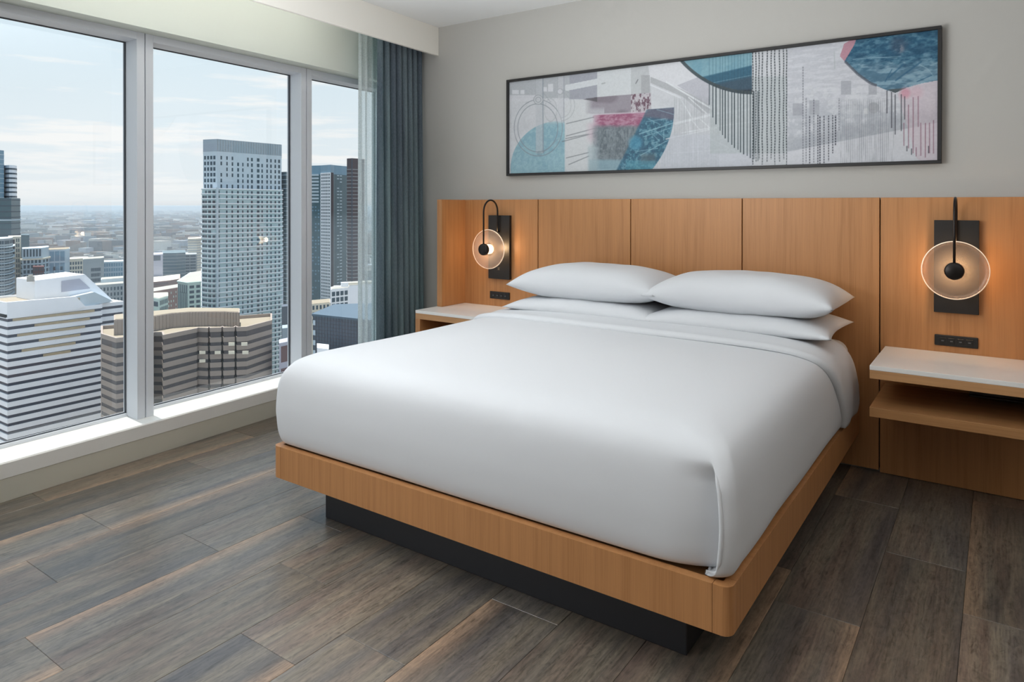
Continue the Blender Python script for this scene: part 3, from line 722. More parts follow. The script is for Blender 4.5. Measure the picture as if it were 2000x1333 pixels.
    ln = 152-(U-1365)*.235; put(cd*ss(V-ln, 3), (52, 102, 128), .95); put(cd*ss(V-(166-(U-1390)*.22), 6), (66, 88, 106), .85); put(cd*ss(V-(176-(U-1440)*.05), 5), (52, 58, 68), .8)
    put(cd*line(1392, 162, 1468, 147, 1.0), (130, 165, 182), .7)
    put(ss(3.2-np.abs(np.hypot(U-1468, V+1)-182.2), 1)*(U < 1468.5), (74, 84, 88), .9)
    bots = ((1385, 205), (1392, 230), (1398, 243), (1406, 256), (1411, 264), (1416, 271), (1422, 278), (1429, 283), (1434, 289), (1441, 293), (1446, 298), (1452, 302), (1459, 305), (1465, 309), (1472, 311), (1480, 315))
    for i, (u, b) in enumerate(bots):
        put(ss(1.0-np.abs(U-u), .8)*(V > 178-(i < 6)*(6-i)*2.6)*(V < b), (58, 72, 80), .85*(.8+.2*(i % 3)))
        if i < 14: put(ss(.5-np.abs(U-u), .8)*cd, (48, 84, 100), .4)
    for i, u in enumerate((1470, 1476, 1482, 1488.5, 1498, 1506, 1513, 1522, 1530, 1536)):
        put(ss(1.1-np.abs(U-u-.4*np.sin(V*.1+i)), .8)*(V < 322-(i % 3)*5)*(.25+.75*ss(np.sin(V*(1.1+.1*(i%3))+i*2)+.55, .5)), (56, 64, 70), .85)
    put((U > 1470)*(U < 1536)*ss(V-300, 3), (206, 210, 214), .35)
    # right: stone wall with arched windows, white ground
    wl = (U > 1537)*1.0
    put(wl, (192, 195, 205), .6); put(wl*ss(nh-.52, .12), (212, 214, 221), .7); put(wl*ss(V-208, 30)*ss(292-V, 6), (176, 182, 190), .5); put(wl*ss(n60-.56, .06)*(V > 170), (215, 218, 222), .5)
    gr = 297-(U-1536)*.195; put(wl*ss(V-gr, 2), (209, 211, 217), .9); put(wl*ss(gr-V)*ss(V-gr+26, 14), (165, 170, 178), .55)
    for (a, b, c, d) in ((1642, 158, 1662, 185), (1696, 166, 1712, 185), (1548, 202, 1568, 226), (1580, 196, 1600, 224)): put(rect(a, b, c, d), (166, 169, 178), .75)
    put(disc(1706, 211, 11), (168, 171, 176), .7); put(rect(1687, 212, 1695, 223), (214, 217, 218), .8); put(line(1629, 100, 1630, 135, 2), (170, 180, 182), .5)
    for i, (u, a, b) in enumerate(((1568, 130, 322), (1574, 190, 318), (1581, 225, 320), (1589, 192, 318), (1597, 225, 320), (1601, 226, 322), (1609, 226, 320), (1618, 226, 315), (1626, 225, 300), (1631.5, 225, 285), (1638.5, 192, 255))):
        put(ss(1.0+.3*(i in (5, 9))-np.abs(U-u), .8)*(V > a)*(V < b)*(.2+.8*ss(np.sin(V*1.2+i*1.7)+.4, .5)), (64, 66, 78), .85 if a > 200 else .45)
    put((U > 1640)*(U < 1745)*ss(V-195, 6)*ss(324-V)*ss(np.sin(U*1.7)-.3, .5)*ss(nv-.35, .2), (120, 126, 134), .45)
    # top right: big teal disc, pink wedge, pink corner
    tq = poly([(1672, 60), (1850, 30), (1850, 153), (1832, 157), (1800, 163), (1768, 172), (1748, 181), (1730, 176), (1700, 163), (1675, 145), (1648, 119), (1668, 86)])
    put(tq, (40, 96, 128), 1)
    lt = ss(V-(128-(U-1660)*.06)+(strk-.5)*60, 22); put(tq*lt, (150, 182, 198), .85); put(tq*ss(fb(60, 61, .6, 1.1)-.52, .3), (120, 164, 186), .55); put(tq*ss(.47-fb(36, 66, .5, 1.4), .25), (30, 76, 108), .5)
    for q in ((1665, 116, 1760, 110, 1.1), (1690, 111, 1752, 114, 1), (1735, 152, 1765, 125, 3), (1748, 158, 1800, 120, 3.2), (1728, 160, 1742, 135, 2), (1790, 160, 1822, 146, 2), (1795, 126, 1812, 135, 1.4), (1812, 135, 1822, 148, 1.4)): put(line(*q[:4], q[4])*tq, (44, 100, 136) if q[4] > 1.5 else (150, 185, 200), .65)
    put(disc(1757, 95, 8, 5)*ss(n60-.45, .1), (190, 190, 198), .7); put(disc(1755, 88, 16, 12)*tq, (70, 80, 104), .45)
    for a, b in (((1650, 120), (1675, 145)), ((1675, 145), (1700, 163)), ((1700, 163), (1712, 167))): put(line(*a, *b, 5), (86, 92, 104), .75)
    put(poly([(1640, 110), (1648, 86), (1674, 70), (1668, 88), (1649, 120)]), (192, 138, 154), .95)
    put(poly([(1732, 175), (1770, 172), (1748, 182)]), (84, 96, 100), .95)
    pc = poly([(1752, 183), (1770, 173), (1800, 164), (1850, 153), (1850, 340), (1790, 310)]); put(pc, (208, 188, 198), .55); put(disc(1768, 182, 10, 8), (214, 140, 158), .7); put(disc(1790, 180, 12, 10), (214, 172, 186), .5)
    for i, (u, a, b, c) in enumerate(((1732, 177, 222, 0), (1741, 180, 250, 0), (1748, 184, 263, 0), (1760, 184, 256, 0), (1766.5, 188, 234, 0), (1774, 205, 290, 1), (1783, 190, 300, 1), (1793, 188, 248, 1), (1765, 240, 285, 1), (1798, 240, 305, 1), (1807, 240, 308, 1), (1815, 240, 300, 1), (1823, 235, 300, 1), (1771, 285, 296, 0), (1780, 290, 303, 0), (1789, 288, 306, 1), (1813, 285, 300, 0))):
        put(ss(1.0-np.abs(U-u), .8)*(V > a)*(V < b), (150, 104, 122) if c else (62, 64, 74), .75)
    I[:] = I+(((fb(110, 90))-.5)*14)[..., None]
    g_ = I.mean(-1, keepdims=True); I[:] = g_*.16+I*.84; I[:] = (I-190)*1.0+186
    c = np.clip(I, 0, 255)/255*1.0; c = np.where(c <= .04045, c/12.92, ((c+.055)/1.055)**2.4)*.86
    vs = np.stack([X, np.full_like(X, .0045), Z], -1).reshape(-1, 3)
    idx = np.arange(NX*NZ).reshape(NZ, NX); q = np.stack([idx[:-1, :-1], idx[:-1, 1:], idx[1:, 1:], idx[1:, :-1]], -1).reshape(-1, 4)
    me = bpy.data.meshes.new('print'); me.vertices.add(len(vs)); me.vertices.foreach_set('co', vs.ravel())
    me.loops.add(len(q)*4); me.loops.foreach_set('vertex_index', q.ravel().astype(np.int32)); me.polygons.add(len(q)); me.polygons.foreach_set('loop_start', np.arange(0, len(q)*4, 4, dtype=np.int32))
    me.update(calc_edges=True)
    at = me.color_attributes.new('tone', 'FLOAT_COLOR', 'POINT')
    at.data.foreach_set('color', np.concatenate([c.reshape(-1, 3), np.ones((NX*NZ, 1))], 1).astype(np.float32).ravel())
    mm = bpy.data.materials.new('printed_canvas'); mm.use_nodes = True; t = NT(mm.node_tree)
    a = t.n('ShaderNodeAttribute', attribute_name='tone'); p = t.n('ShaderNodeBsdfPrincipled', inp={'Base Color': a.outputs[0], 'Roughness': .6, 'Specular IOR Level': .25})
    t.n('ShaderNodeOutputMaterial', inp={0: p.outputs[0]}); me.materials.append(mm)
    o = bpy.data.objects.new('print', me); COL.objects.link(o); attach(o, art)
paint_print()
box('canvas', (AX0+FW_+.0005, .0055, AZ0+FW_+.0005), (AX1-FW_-.0005, YB-.001, AZ1-FW_-.0005), M['sheet'], art)


# ------------------------------------------------------------------ the city outside
GZ = -135.0
def far(u, d):                                 # ground position seen at bearing u from the room, d metres in front of it
    q = EYE+(fw+rt*((u-1000)/FOC))*d; return (q.x, q.y)
def hz(v, d): return 1.42-(v-401)/FOC*d
def vcol_mat(name, rough=.85):
    mm = bpy.data.materials.new(name); mm.use_nodes = True; t = NT(mm.node_tree)
    a = t.n('ShaderNodeAttribute', attribute_name='tone')
    p = t.n('ShaderNodeBsdfPrincipled', inp={'Base Color': a.outputs[0], 'Roughness': rough, 'Specular IOR Level': .2})
    t.n('ShaderNodeOutputMaterial', inp={0: p.outputs[0]}); return mm
def cm(name, rgb, rough=.8, spec=.25): return mat(name, lin(*rgb), rough, spec=spec, noise=(.15, .06))
K = dict(
    white=cm('facade_white', (238, 240, 246)), roofw=cm('roof_light', (160, 158, 152)), brown=cm('facade_brown_concrete', (158, 146, 138)),
    tan=cm('roof_tan', (148, 138, 122)), glassd=mat('tower_glass_dark', lin(64, 66, 80), .5, spec=.15, noise=(.3, .2)), glassb=mat('tower_glass_blue', lin(112, 146, 168), .3, spec=.5, noise=(.1, .15)),
    glassr=mat('tower_glass_grey_brown', lin(88, 84, 86), .5, spec=.15, noise=(.6, .25)),
    tanrefl=mat('tower_glass_tan_reflection', lin(176, 158, 128), .35, spec=.5, noise=(.5, .2)), steel=cm('facade_blue_grey', (186, 200, 210)), steelt=cm('facade_blue_green', (166, 188, 194)), steel2=cm('screen_blue_grey', (150, 165, 176)),
    win=mat('far_window', lin(66, 82, 94), .4, spec=.2, noise=(.4, .3)), mint=cm('facade_pale_green', (196, 214, 206)), cream=cm('facade_cream', (214, 206, 190)),
    brick=cm('facade_brick', (142, 112, 104)), red=cm('facade_dark_red', (96, 66, 66)), grey=cm('facade_grey', (160, 166, 170)), dgrey=cm('facade_dark_slate', (86, 94, 106)),
    teal=mat('tower_glass_teal', lin(74, 98, 108), .3, spec=.5, noise=(.2, .2)), dbrown=cm('facade_dark_brown', (92, 84, 88)), blueroof=cm('roof_blue_metal', (84, 100, 114)),
    lit=mat('drawn_window_blind', lin(235, 228, 210), .8), lav=cm('facade_lavender', (170, 172, 188)))
def part(mb, name, m_, parent): return mb.build(name, m_, parent)
def ccw(poly):
    a = sum(poly[i][0]*poly[(i+1) % len(poly)][1]-poly[(i+1) % len(poly)][0]*poly[i][1] for i in range(len(poly)))
    return poly if a > 0 else poly[::-1]
def away(p, k):                                # a point pushed k metres further out along its bearing
    v = Vector((p[0]-EYE.x, p[1]-EYE.y)).normalized()*k; return (p[0]+v.x, p[1]+v.y)
def tower(front, depth, ztop, name, label, wall, group=None, roof=None, zbot=GZ, par=0.0, back=None):
    """front: visible corners left to right as (bearing, distance)"""
    f = [far(*q) for q in front]
    bk = back or [away(f[-1], depth), away(f[0], depth)]
    poly = ccw(f+bk); c = (sum(p[0] for p in poly)/len(poly), sum(p[1] for p in poly)/len(poly))
    e = empty(name, (c[0], c[1], zbot), label, 'building', group)
    part(MB().prism(poly, zbot, ztop), 'facade', wall, e)
    if roof:
        sh = [(c[0]+(p[0]-c[0])*.96, c[1]+(p[1]-c[1])*.96) for p in poly]
        part(MB().prism(sh, ztop, ztop+.25), 'roof', roof, e)
    e['_x'] = 0; del e['_x']
    return e, f, poly, c
def outset(poly, c, k):
    out = []
    n = len(poly)
    for i in range(n):
        a = Vector(poly[i-1]); b = Vector(poly[i]); d = Vector(poly[(i+1) % n])
        e1 = (b-a).normalized(); e2 = (d-b).normalized(); n1 = Vector((e1.y, -e1.x)); n2 = Vector((e2.y, -e2.x))
        s_ = n1+n2; s_ = s_/max(.3, s_.dot(n1)) if s_.length > 1e-6 else n1
        out.append((b.x+s_.x*k, b.y+s_.y*k))
    return out
def bands(e, poly, c, z_first, pitch, h, count, m_, k=.35, name='spandrel_band'):
    o = outset(poly, c, k)
    for i in range(count):
        z = z_first-pitch*i
        if z-h < GZ: break
        part(MB().prism(o, z-h, z), name, m_, e)
def wins(e, faces, z_first, pitch, h, count, m_, out=.12, name='window_grid', stuff=True, skip=0, sep=False, rnd=None):
    """faces: list of (p0, p1, [(f0, f1) ...]) along each visible face"""
    mb = MB()
    for (p0, p1, cols) in faces:
        a = Vector(p0); b = Vector(p1); d = b-a; nrm = Vector((d.y, -d.x)).normalized()
        if nrm.dot(Vector((EYE.x-a.x, EYE.y-a.y))) < 0: nrm = -nrm
        for r in range(count):
            zt = z_first-pitch*r
            if zt-h < GZ: break
            for (f0, f1) in cols:
                if skip and random.random() < skip: continue
                q0 = a+d*f0; q1 = a+d*f1; o0 = q0+nrm*out; o1 = q1+nrm*out; i0 = q0-nrm*.05; i1 = q1-nrm*.05
                mb.prism(ccw([tuple(i0), tuple(i1), tuple(o1), tuple(o0)]), zt-h, zt)
                if sep: mb.build(name, m_, e); mb = MB()
    if mb.v:
        o = mb.build(name, m_, e)
        if stuff: o['kind'] = 'stuff'
def ncols(n, fill=.6, a=.03, b=.97): return [(a+(b-a)*(i+.5-fill/2)/n, a+(b-a)*(i+.5+fill/2)/n) for i in range(n)]

# white office block with ribbon windows
wp = [(-368.3, 125.2), (-369.3, 167), (-372.5, 167), (-372.5, 179), (-400, 179), (-400, 125.2)]; wc = (-384, 150)
e = empty('office_building', (-384, 150, GZ), 'white office block with dark ribbon windows and a stepped roof, lower left', 'building')
core = outset(ccw(wp), wc, -.45)
part(MB().prism(core, GZ, -50.5), 'glazing', K['glassd'], e)
for i in range(23):
    z = -52.15-3.7*i
    if z-2.25 < GZ: break
    part(MB().prism(ccw(wp), z-2.25, z), 'spandrel_band', K['white'], e)
part(MB().prism(ccw(wp), -50.75, -48.8), 'top_band', K['white'], e)
b = MB(); k0 = 0
for x0, x1 in ((-368.9, -368.3), ):
    vs = [(x1, 125.2, -50), (x1, 154.6, -50), (x1, 158.6, -48.8), (x1, 154.2, -43.4), (x1, 125.2, -43.0)]
    pv = vs+[(-369.4, p[1], p[2]) for p in vs]
    part(MB(), 'x', None, None) if False else None
    o = mesh('parapet', pv, [(0, 1, 2, 3, 4), (9, 8, 7, 6, 5)]+[(i, i+5, (i+1) % 5+5, (i+1) % 5) for i in range(5)], K['white'], e)
part(MB().box((-400, 125.2, -50.4), (-399.4, 158, -43.4)).box((-399.4, 125.2, -50.4), (-369.4, 125.8, -43.2)), 'parapet', K['white'], e)
part(MB().box((-399.4, 125.8, -48.9), (-369.4, 156.5, -44.4)), 'roof', K['tan'], e)
def xprism(prof, x0, x1, name, m_, e):
    n_ = len(prof); pv = [(x0, *p) for p in prof]+[(x1, *p) for p in prof]
    mesh(name, pv, [tuple(range(n_)), tuple(range(n_, 2*n_))[::-1]]+[(i, i+n_, (i+1) % n_+n_, (i+1) % n_) for i in range(n_)], m_, e)
xprism([(138.8, -44.3), (138.8, -34.6), (161.0, -33.4), (173.8, -47.2), (173.8, -48.5), (157, -48.5), (157, -44.3)], -396, -374.5, 'rooftop_house', K['white'], e)
xprism([(150.3, -41.3), (150.3, -35.8), (158.5, -35.4), (163.5, -40.8)], -374.4, -374.2, 'louvre_panel', K['lav'], e)
xprism([(153.5, -43.7), (163.5, -42.3), (172.8, -48.0), (158.2, -49.2)], -374.3, -370.0, 'sloped_roof', K['steel'], e)
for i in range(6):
    a = 127.5+.9*i; bnd = MB().box((-368.72, a+ (8 if i % 2 else 0), -52.1-3.7*i), (-368.62, 163-2.2*i, -50.9-3.7*i)); part(bnd, 'window_strip', K['tanrefl'], e)  # tan reflection of a building opposite, put into the glass colour

dome = MB(); dome.prism([(-376+1.6*math.cos(a*math.pi/5), 137.6+1.6*math.sin(a*math.pi/5)) for a in range(10)], -35.0, -32.6)
dome.prism([(-376+1.0*math.cos(a*math.pi/5), 137.6+1.0*math.sin(a*math.pi/5)) for a in range(10)], -32.6, -31.9); part(dome, 'roof_dome', K['roofw'], e)
# brown serrated block
fr_ = [(198, 296), (227, 286), (243, 288), (290, 289), (300, 300), (317, 300), (319, 293), (383, 309), (386, 311), (405, 310), (408, 313), (411, 310), (431, 311), (434, 314), (437, 311), (457, 312), (460, 315), (463, 312), (481, 313), (530, 331)]
e, f, poly, c = tower(fr_, 22, -54.9, 'brown_building', 'brown concrete block with serrated bays and ribbon windows at the sill', K['brown'])
bands(e, poly, c, -57.35, 3.74, 2.2, 16, K['brown'], .3)
oo = outset(poly, c, .3); ii = outset(poly, c, -.5); rg = MB()
for i in range(len(oo)):
    j = (i+1) % len(oo); rg.prism(ccw([oo[i], oo[j], ii[j], ii[i]]), -54.9, -53.0)
part(rg, 'parapet', K['brown'], e)
for o in e.children:
    if o.name.startswith('facade'): o.data.materials[0] = K['glassr']
part(MB().prism(outset(poly, c, -.6), -54.88, -54.6), 'roof', K['tan'], e)
pf = [far(u, d) for u, d in ((222, 300), (262, 303), (300, 310), (335, 318), (370, 322), (400, 323), (440, 323), (468, 321))]
pp = ccw(pf+[away(pf[-1], 14), away(pf[-4], 15), away(pf[0], 16)])
ph = part(MB().prism(pp, -54.5, -47.9), 'penthouse', K['brown'], e)
fin = MB()
for i in range(len(pf)-1):
    a = Vector(pf[i]); b_ = Vector(pf[i+1]); nrm = Vector(((b_-a).y, -(b_-a).x)).normalized()
    if nrm.dot(Vector((EYE.x-a.x, EYE.y-a.y))) < 0: nrm = -nrm
    for k in range(5):
        q = a+(b_-a)*((k+.5)/5); fin.prism(ccw([tuple(q), tuple(q+(b_-a).normalized()*.4), tuple(q+(b_-a).normalized()*.4+nrm*.3), tuple(q+nrm*.3)]), -54.5, -48.0)
fo = fin.build('fluting', K['brown'], e); fo['kind'] = 'stuff'
part(MB().prism(outset(pp, c, -.5), -47.9, -47.7), 'roof', K['tan'], e)
for (u, rw) in ((389, 2), (389, 3), (419, 2), (446, 1), (446, 2), (471, 1), (473, 2)):
    a = far(u, 309.2); b_ = far(u+12, 309.6); z = -55.75-3.74*rw
    part(MB().prism(ccw([a, b_, away(b_, .4), away(a, .4)]), z-1.4, z), 'drawn_blind', K['lit'], e)

# grey apartment tower
e, f, poly, c = tower([(397, 418), (424, 414), (550, 452)], 22, 33.6, 'apartment_tower', 'tall blue-grey apartment tower standing above the brown block', K['steel'])
part(MB().prism(outset(poly, c, .1), 33.6, 40.9), 'roof_screen', K['steel2'], e)
A, B, C_ = f
fin = MB()
for i in range(26):
    q = Vector(B)+(Vector(C_)-Vector(B))*(i/26+.01); q2 = q+(Vector(C_)-Vector(B)).normalized()*.25
    n_ = Vector((EYE.x-q.x, EYE.y-q.y)).normalized()*.3; fin.prism(ccw([tuple(q), tuple(q2), tuple(q2+n_), tuple(q+n_)]), 33.7, 40.9)
o = fin.build('screen_fins', K['grey'], e); o['kind'] = 'stuff'
fb = lambda us: [((u-424)/126-.0085*wd, (u-424)/126+.0085*wd) for u, wd in us]
colsR = fb([(431.5, 1.2), (442, 1.1), (452, 1.2), (462.7, 1.5), (471.7, 1), (481.4, 1.3), (489.3, 1.5), (501.7, 2.2), (509.6, 1.2), (519.7, 1.2), (527.6, 1.2), (536.6, 1.3), (544.6, 1.8)])
colsL = [(.08, .2), (.3, .42), (.52, .66), (.74, .88)]
wins(e, [(B, C_, colsR), (A, B, colsL)], 31.0, 3.4, 2.1, 6, K['win'], skip=.07)
low = ccw([far(394.5, 417), far(405, 413.0), far(414, 411), far(422, 411.5), far(431, 413), far(551.5, 449.5), away(far(551.5, 449.5), 23), away(far(394.5, 417), 23)])
part(MB().prism(low, GZ, 11.4), 'lower_body', K['steelt'], e)
L0, L1, L2, L3, L4, L5 = [far(*q) for q in ((394.5, 417), (405, 413.0), (414, 411), (422, 411.5), (431, 413), (551.5, 449.5))]
wins(e, [(L4, L5, [((a*126+424-431)/120.5, (b_*126+424-431)/120.5) for a, b_ in colsR[1:]]), (L3, L4, [(.3, .75)]), (L1, L2, [(.2, .8)]), (L2, L3, [(.15, .8)]), (L0, L1, [(.1, .5), (.6, .9)])], 10.2, 2.93, 1.7, 46, K['win'], skip=.02)
for i in range(46):
    z = 11.6-2.93*i
    part(MB().prism(outset(low, c, .5), z-.45, z), 'balcony_slab', K['white'], e)
for u in (513.5, 422.5):
    dd = 414+(u-424)/126*38; q = far(u, dd-3); q2 = far(u+4.5, dd-2); part(MB().prism(ccw([q, q2, away(q2, 3), away(q, 3)]), GZ, 12.2), 'pilaster', K['steel'], e)
e, f, poly, c = tower([(549, 470), (559, 466), (566, 474)], 20, 24.0, 'glass_tower', 'narrow teal glass tower just right of the grey apartment tower', K['teal'])
bands(e, poly, c, 22, 3.0, .4, 50, K['steel'], .6, 'balcony_slab')

# far left cluster
e, f, poly, c = tower([(-60, 505), (-10, 520), (8, 530)], 25, hz(292, 520), 'glass_tower', 'blue glass tower cut off by the left edge', K['glassb'])
bands(e, poly, c, hz(292, 520)-3, 3.6, .5, 30, K['steel'], .15, 'floor_band')
cf_ = [(6, 538), (12, 534), (18, 532), (24, 533), (29, 536), (33, 541)]
e, f, poly, c = tower(cf_, 22, hz(323, 536), 'striped_tower', 'curved white striped tower top at the left edge', K['white'])
bands(e, outset(poly, c, -.2), c, hz(323, 536)-2.2, 3.55, 1.25, 34, K['win'], .35, 'window_strip')
e, f, poly, c = tower([(-60, 470), (22, 478), (39.5, 492)], 26, hz(387, 480), 'dark_glass_block', 'dark glass block in front of the striped tower at the left edge', K['teal'])
bands(e, poly, c, hz(390, 480), 4.0, .5, 30, K['dgrey'], .15, 'floor_band')
part(MB().prism(outset(poly, c, .4), hz(431, 480), hz(428.5, 480)), 'ledge', K['steel'], e)
e, f, poly, c = tower([(-30, 400), (-6, 399), (8, 402), (18, 408), (25, 417)], 20, hz(466, 405), 'balcony_tower', 'round balconied apartment tower low at the left edge', K['grey'])
wins(e, [(f[i], f[i+1], ncols(3, .75)) for i in range(4)], hz(470, 405), 3.1, 2.0, 20, K['win'])
bands(e, poly, c, hz(482, 405), 3.1, .45, 20, K['steel'], 1.0, 'balcony_slab')
e, f, poly, c = tower([(16, 432), (41, 436)], 16, hz(462, 434), 'slab_building', 'tan slab building with a dark slot behind the round balconied tower', K['cream'])
wins(e, [(f[0], f[1], [(.3, .5)])], hz(468, 434), 60, 9.5, 1, K['dbrown'], name='dark_slot', stuff=False)
wins(e, [(f[0], f[1], [(.62, .7), (.78, .86)])], hz(466, 434), 3.2, 2.2, 18, K['win'])
e, f, poly, c = tower([(41, 640), (57, 640)], 20, hz(459, 640), 'teal_block', 'small dark teal block above the residential row', K['teal'])
bands(e, poly, c, hz(461, 640), 3.5, .3, 20, K['dgrey'], .15, 'floor_band')
e, f, poly, c = tower([(43, 432), (82, 440), (95, 452)], 15, hz(485, 436), 'residential_block', 'residential block with pale upper frame and white balconies', K['steel'])
wins(e, [(f[0], f[1], ncols(6, .55))], hz(487, 436), 80, 4.6, 1, K['win'])
wins(e, [(f[0], f[1], ncols(5, .6)), (f[1], f[2], ncols(2, .5))], hz(508, 436), 3.1, 2.0, 24, K['win'])
bands(e, poly, c, hz(506, 436), 3.1, .4, 24, K['steel'], .7, 'balcony_slab')
part(MB().prism(outset(poly, c, 1.0), hz(508, 436), hz(505, 436)), 'roof_ledge', K['cream'], e)
e, f, poly, c = tower([(64, 425), (86, 427)], 10, hz(521, 426), 'red_block', 'dark red block in front of the residential block', K['red'])
wins(e, [(f[0], f[1], ncols(4, .45))], hz(524, 426), 3.1, 1.6, 12, K['win'])
e, f, poly, c = tower([(84, 452), (128, 460), (136, 468)], 18, hz(488, 456), 'glass_block', 'pale glass block with a tan roof behind the white office block', K['steel'], roof=K['tan'])
wins(e, [(f[0], f[1], ncols(4, .85))], hz(491, 456), 7.6, 6.4, 3, K['glassb'])
wins(e, [(f[0], f[1], ncols(3, .4))], hz(521, 456), 4.0, 2.4, 10, K['dbrown'])
e, f, poly, c = tower([(134, 520), (172, 530)], 16, hz(506, 520), 'cream_block', 'cream block with blue windows left of the grey office row', K['cream'])
wins(e, [(f[0], f[1], ncols(7, .6))], hz(512, 520), 3.5, 2.2, 14, K['win'])
e, f, poly, c = tower([(162, 470), (198, 480), (203, 486)], 16, hz(506, 474), 'grey_office', 'grey office with dark window bands near the first mullion', K['grey'], roof=K['roofw'])
wins(e, [(f[0], f[1], ncols(8, .72, .42, .95))], hz(524, 474), 3.6, 2.3, 12, K['win'])
e, f, poly, c = tower([(200, 500), (260, 512)], 16, hz(511, 504), 'glass_office', 'pale glazed office beside the first mullion', K['steel'])
wins(e, [(f[0], f[1], ncols(12, .7))], hz(514, 504), 3.5, 2.4, 14, K['glassb'])
e, f, poly, c = tower([(184, 412), (262, 428)], 14, hz(556, 418), 'apartment_block', 'low grey apartment block with square windows behind the office roof', K['grey'], roof=K['roofw'])
wins(e, [(f[0], f[1], ncols(11, .45))], hz(561, 418), 3.3, 2.0, 10, K['win'])
e, f, poly, c = tower([(197, 425), (262, 440)], 14, hz(545, 430), 'setback_block', 'pale setback storey above the low grey apartment block', K['steel'], roof=K['roofw'])
# second bay, left of the tower
e, f, poly, c = tower([(347, 480), (367, 470), (396, 478)], 0, hz(553, 472), 'mint_building', 'pale green building with tall window fins left of the tower', K['mint'], back=[far(400, 560), far(372, 540)])
wins(e, [(f[0], f[1], ncols(5, .5)), ], hz(556, 474), 7.2, 5.6, 1, K['win'])
wins(e, [(f[0], f[1], ncols(6, .45))], hz(571, 474), 40, 16, 1, K['win'])
wins(e, [(f[1], f[2], [(.1, .4), (.55, .8)])], hz(557, 474), 3.4, 1.9, 10, K['win'])
part(MB().prism(outset(poly, c, .6), hz(553, 472), hz(551, 472)), 'cornice', K['mint'], e)
part(MB().prism(outset(poly, c, -.6), hz(551, 472), hz(550.6, 472)), 'roof', K['roofw'], e)
e, f, poly, c = tower([(285, 380), (311, 372), (328, 384)], 18, hz(582, 376), 'cream_building', 'small cream building with ribbed windows above the brown block', K['mint'], roof=K['roofw'])
wins(e, [(f[1], f[2], ncols(6, .45))], hz(586, 376), 3.6, 2.4, 6, K['win'])
wins(e, [(f[0], f[1], [(.6, .9)])], hz(588, 376), 6, 2.6, 3, K['win'])
e, f, poly, c = tower([(290, 600), (352, 640)], 30, hz(566, 620), 'brick_building', 'dark brick building behind the small cream building', K['brick'], roof=K['roofw'])
wins(e, [(f[0], f[1], ncols(12, .3))], hz(572, 620), 3.8, 1.9, 8, K['mint'], skip=.3)
e, f, poly, c = tower([(292, 760), (330, 780), (352, 800)], 60, hz(548, 780), 'brick_block', 'low red brick block with flat roof behind the dark brick building', K['brick'], roof=K['cream'])
wins(e, [(f[0], f[1], ncols(14, .4))], hz(551, 780), 4, 2, 4, K['dbrown'])
e, f, poly, c = tower([(317, 900), (345, 905), (362, 915)], 60, hz(494, 905), 'long_block', 'long dark blue-green block under the skyline left of the tower', K['teal'])
bands(e, poly, c, hz(497, 905), 4.2, .7, 12, K['grey'], .3, 'floor_band')
e, f, poly, c = tower([(345, 960), (384, 975)], 50, hz(497, 965), 'grey_slab', 'grey slab stepping behind the long dark block', K['grey'])
wins(e, [(f[0], f[1], ncols(3, .9))], hz(499, 965), 4.2, 2.2, 8, K['win'])
e, f, poly, c = tower([(367, 1000), (385, 1004), (396, 1020)], 40, hz(466, 1000), 'striped_slab', 'pale striped mid-rise just left of the tower', K['cream'])
bands(e, outset(poly, c, -.3), c, hz(469, 1000), 3.6, 1.2, 12, K['grey'], .6, 'window_strip')
e, f, poly, c = tower([(296, 820), (318, 830)], 40, hz(497, 825), 'lavender_block', 'lavender grey block at the left of the second window', K['lav'])
wins(e, [(f[0], f[1], [(.1, .8)])], hz(499, 825), 30, 6, 1, K['dgrey'])
e, f, poly, c = tower([(545, 326), (575, 334)], 10, hz(669, 328), 'white_frame_building', 'white framed building with dark red windows beside the bed edge', K['lav'])
wins(e, [(f[0], f[1], [(.12, .85)])], hz(676, 328), 10.5, 7.6, 3, K['red'])
e, f, poly, c = tower([(551, 352), (575, 356)], 10, hz(640, 354), 'steel_block', 'plain blue-grey block above the white framed building', K['steel2'])
e, f, poly, c = tower([(550, 390), (575, 394)], 10, hz(598, 392), 'slate_block', 'dark slate block low beside the second mullion', K['dgrey'])
# third bay
e, f, poly, c = tower([(596, 690), (626, 684), (646, 672), (653, 680), (678, 700)], 22, hz(340, 680), 'twin_face_tower', 'blue topped tower with a white gridded face right of the second mullion', K['teal'])
part(MB().prism(outset(poly, c, -.2), hz(340, 680), hz(322, 680)), 'crown', K['glassb'], e)
o = MB(); q0, q1 = Vector(f[1]), Vector(f[2]); n_ = Vector((EYE.x-q0.x, EYE.y-q0.y)).normalized()
part(MB().prism(ccw([tuple(q0), tuple(q1), tuple(q1+n_*.8), tuple(q0+n_*.8)]), GZ, hz(337, 680)), 'grid_facade', K['white'], e)
wins(e, [(tuple(q0+n_*.8), tuple(q1+n_*.8), ncols(7, .5, .06, .94))], hz(339, 680), 3.1, 2.0, 75, K['win'])
wins(e, [(f[0], f[1], [(.02, .9)])], hz(339, 680), 3.3, 1.7, 9, K['steel'], name='pale_band', out=.5)
wins(e, [(f[0], f[1], ncols(5, .5))], hz(396, 680), 3.3, 1.4, 60, K['glassb'], skip=.5)
wins(e, [(f[2], f[3], [(.05, .75)])], hz(337, 680), 300, 140, 1, K['dbrown'], name='dark_pier', stuff=False)
wins(e, [(f[3], f[4], [(.2, .36), (.42, .58)])], hz(341, 680), 3.1, 1.0, 75, K['steel'], skip=.35, name='balcony_grid')
e, f, poly, c = tower([(677.5, 640), (688, 636), (698, 640), (712, 650)], 20, hz(309, 640), 'brown_tower', 'dark brown tower half hidden by the sheer curtain', K['dbrown'])
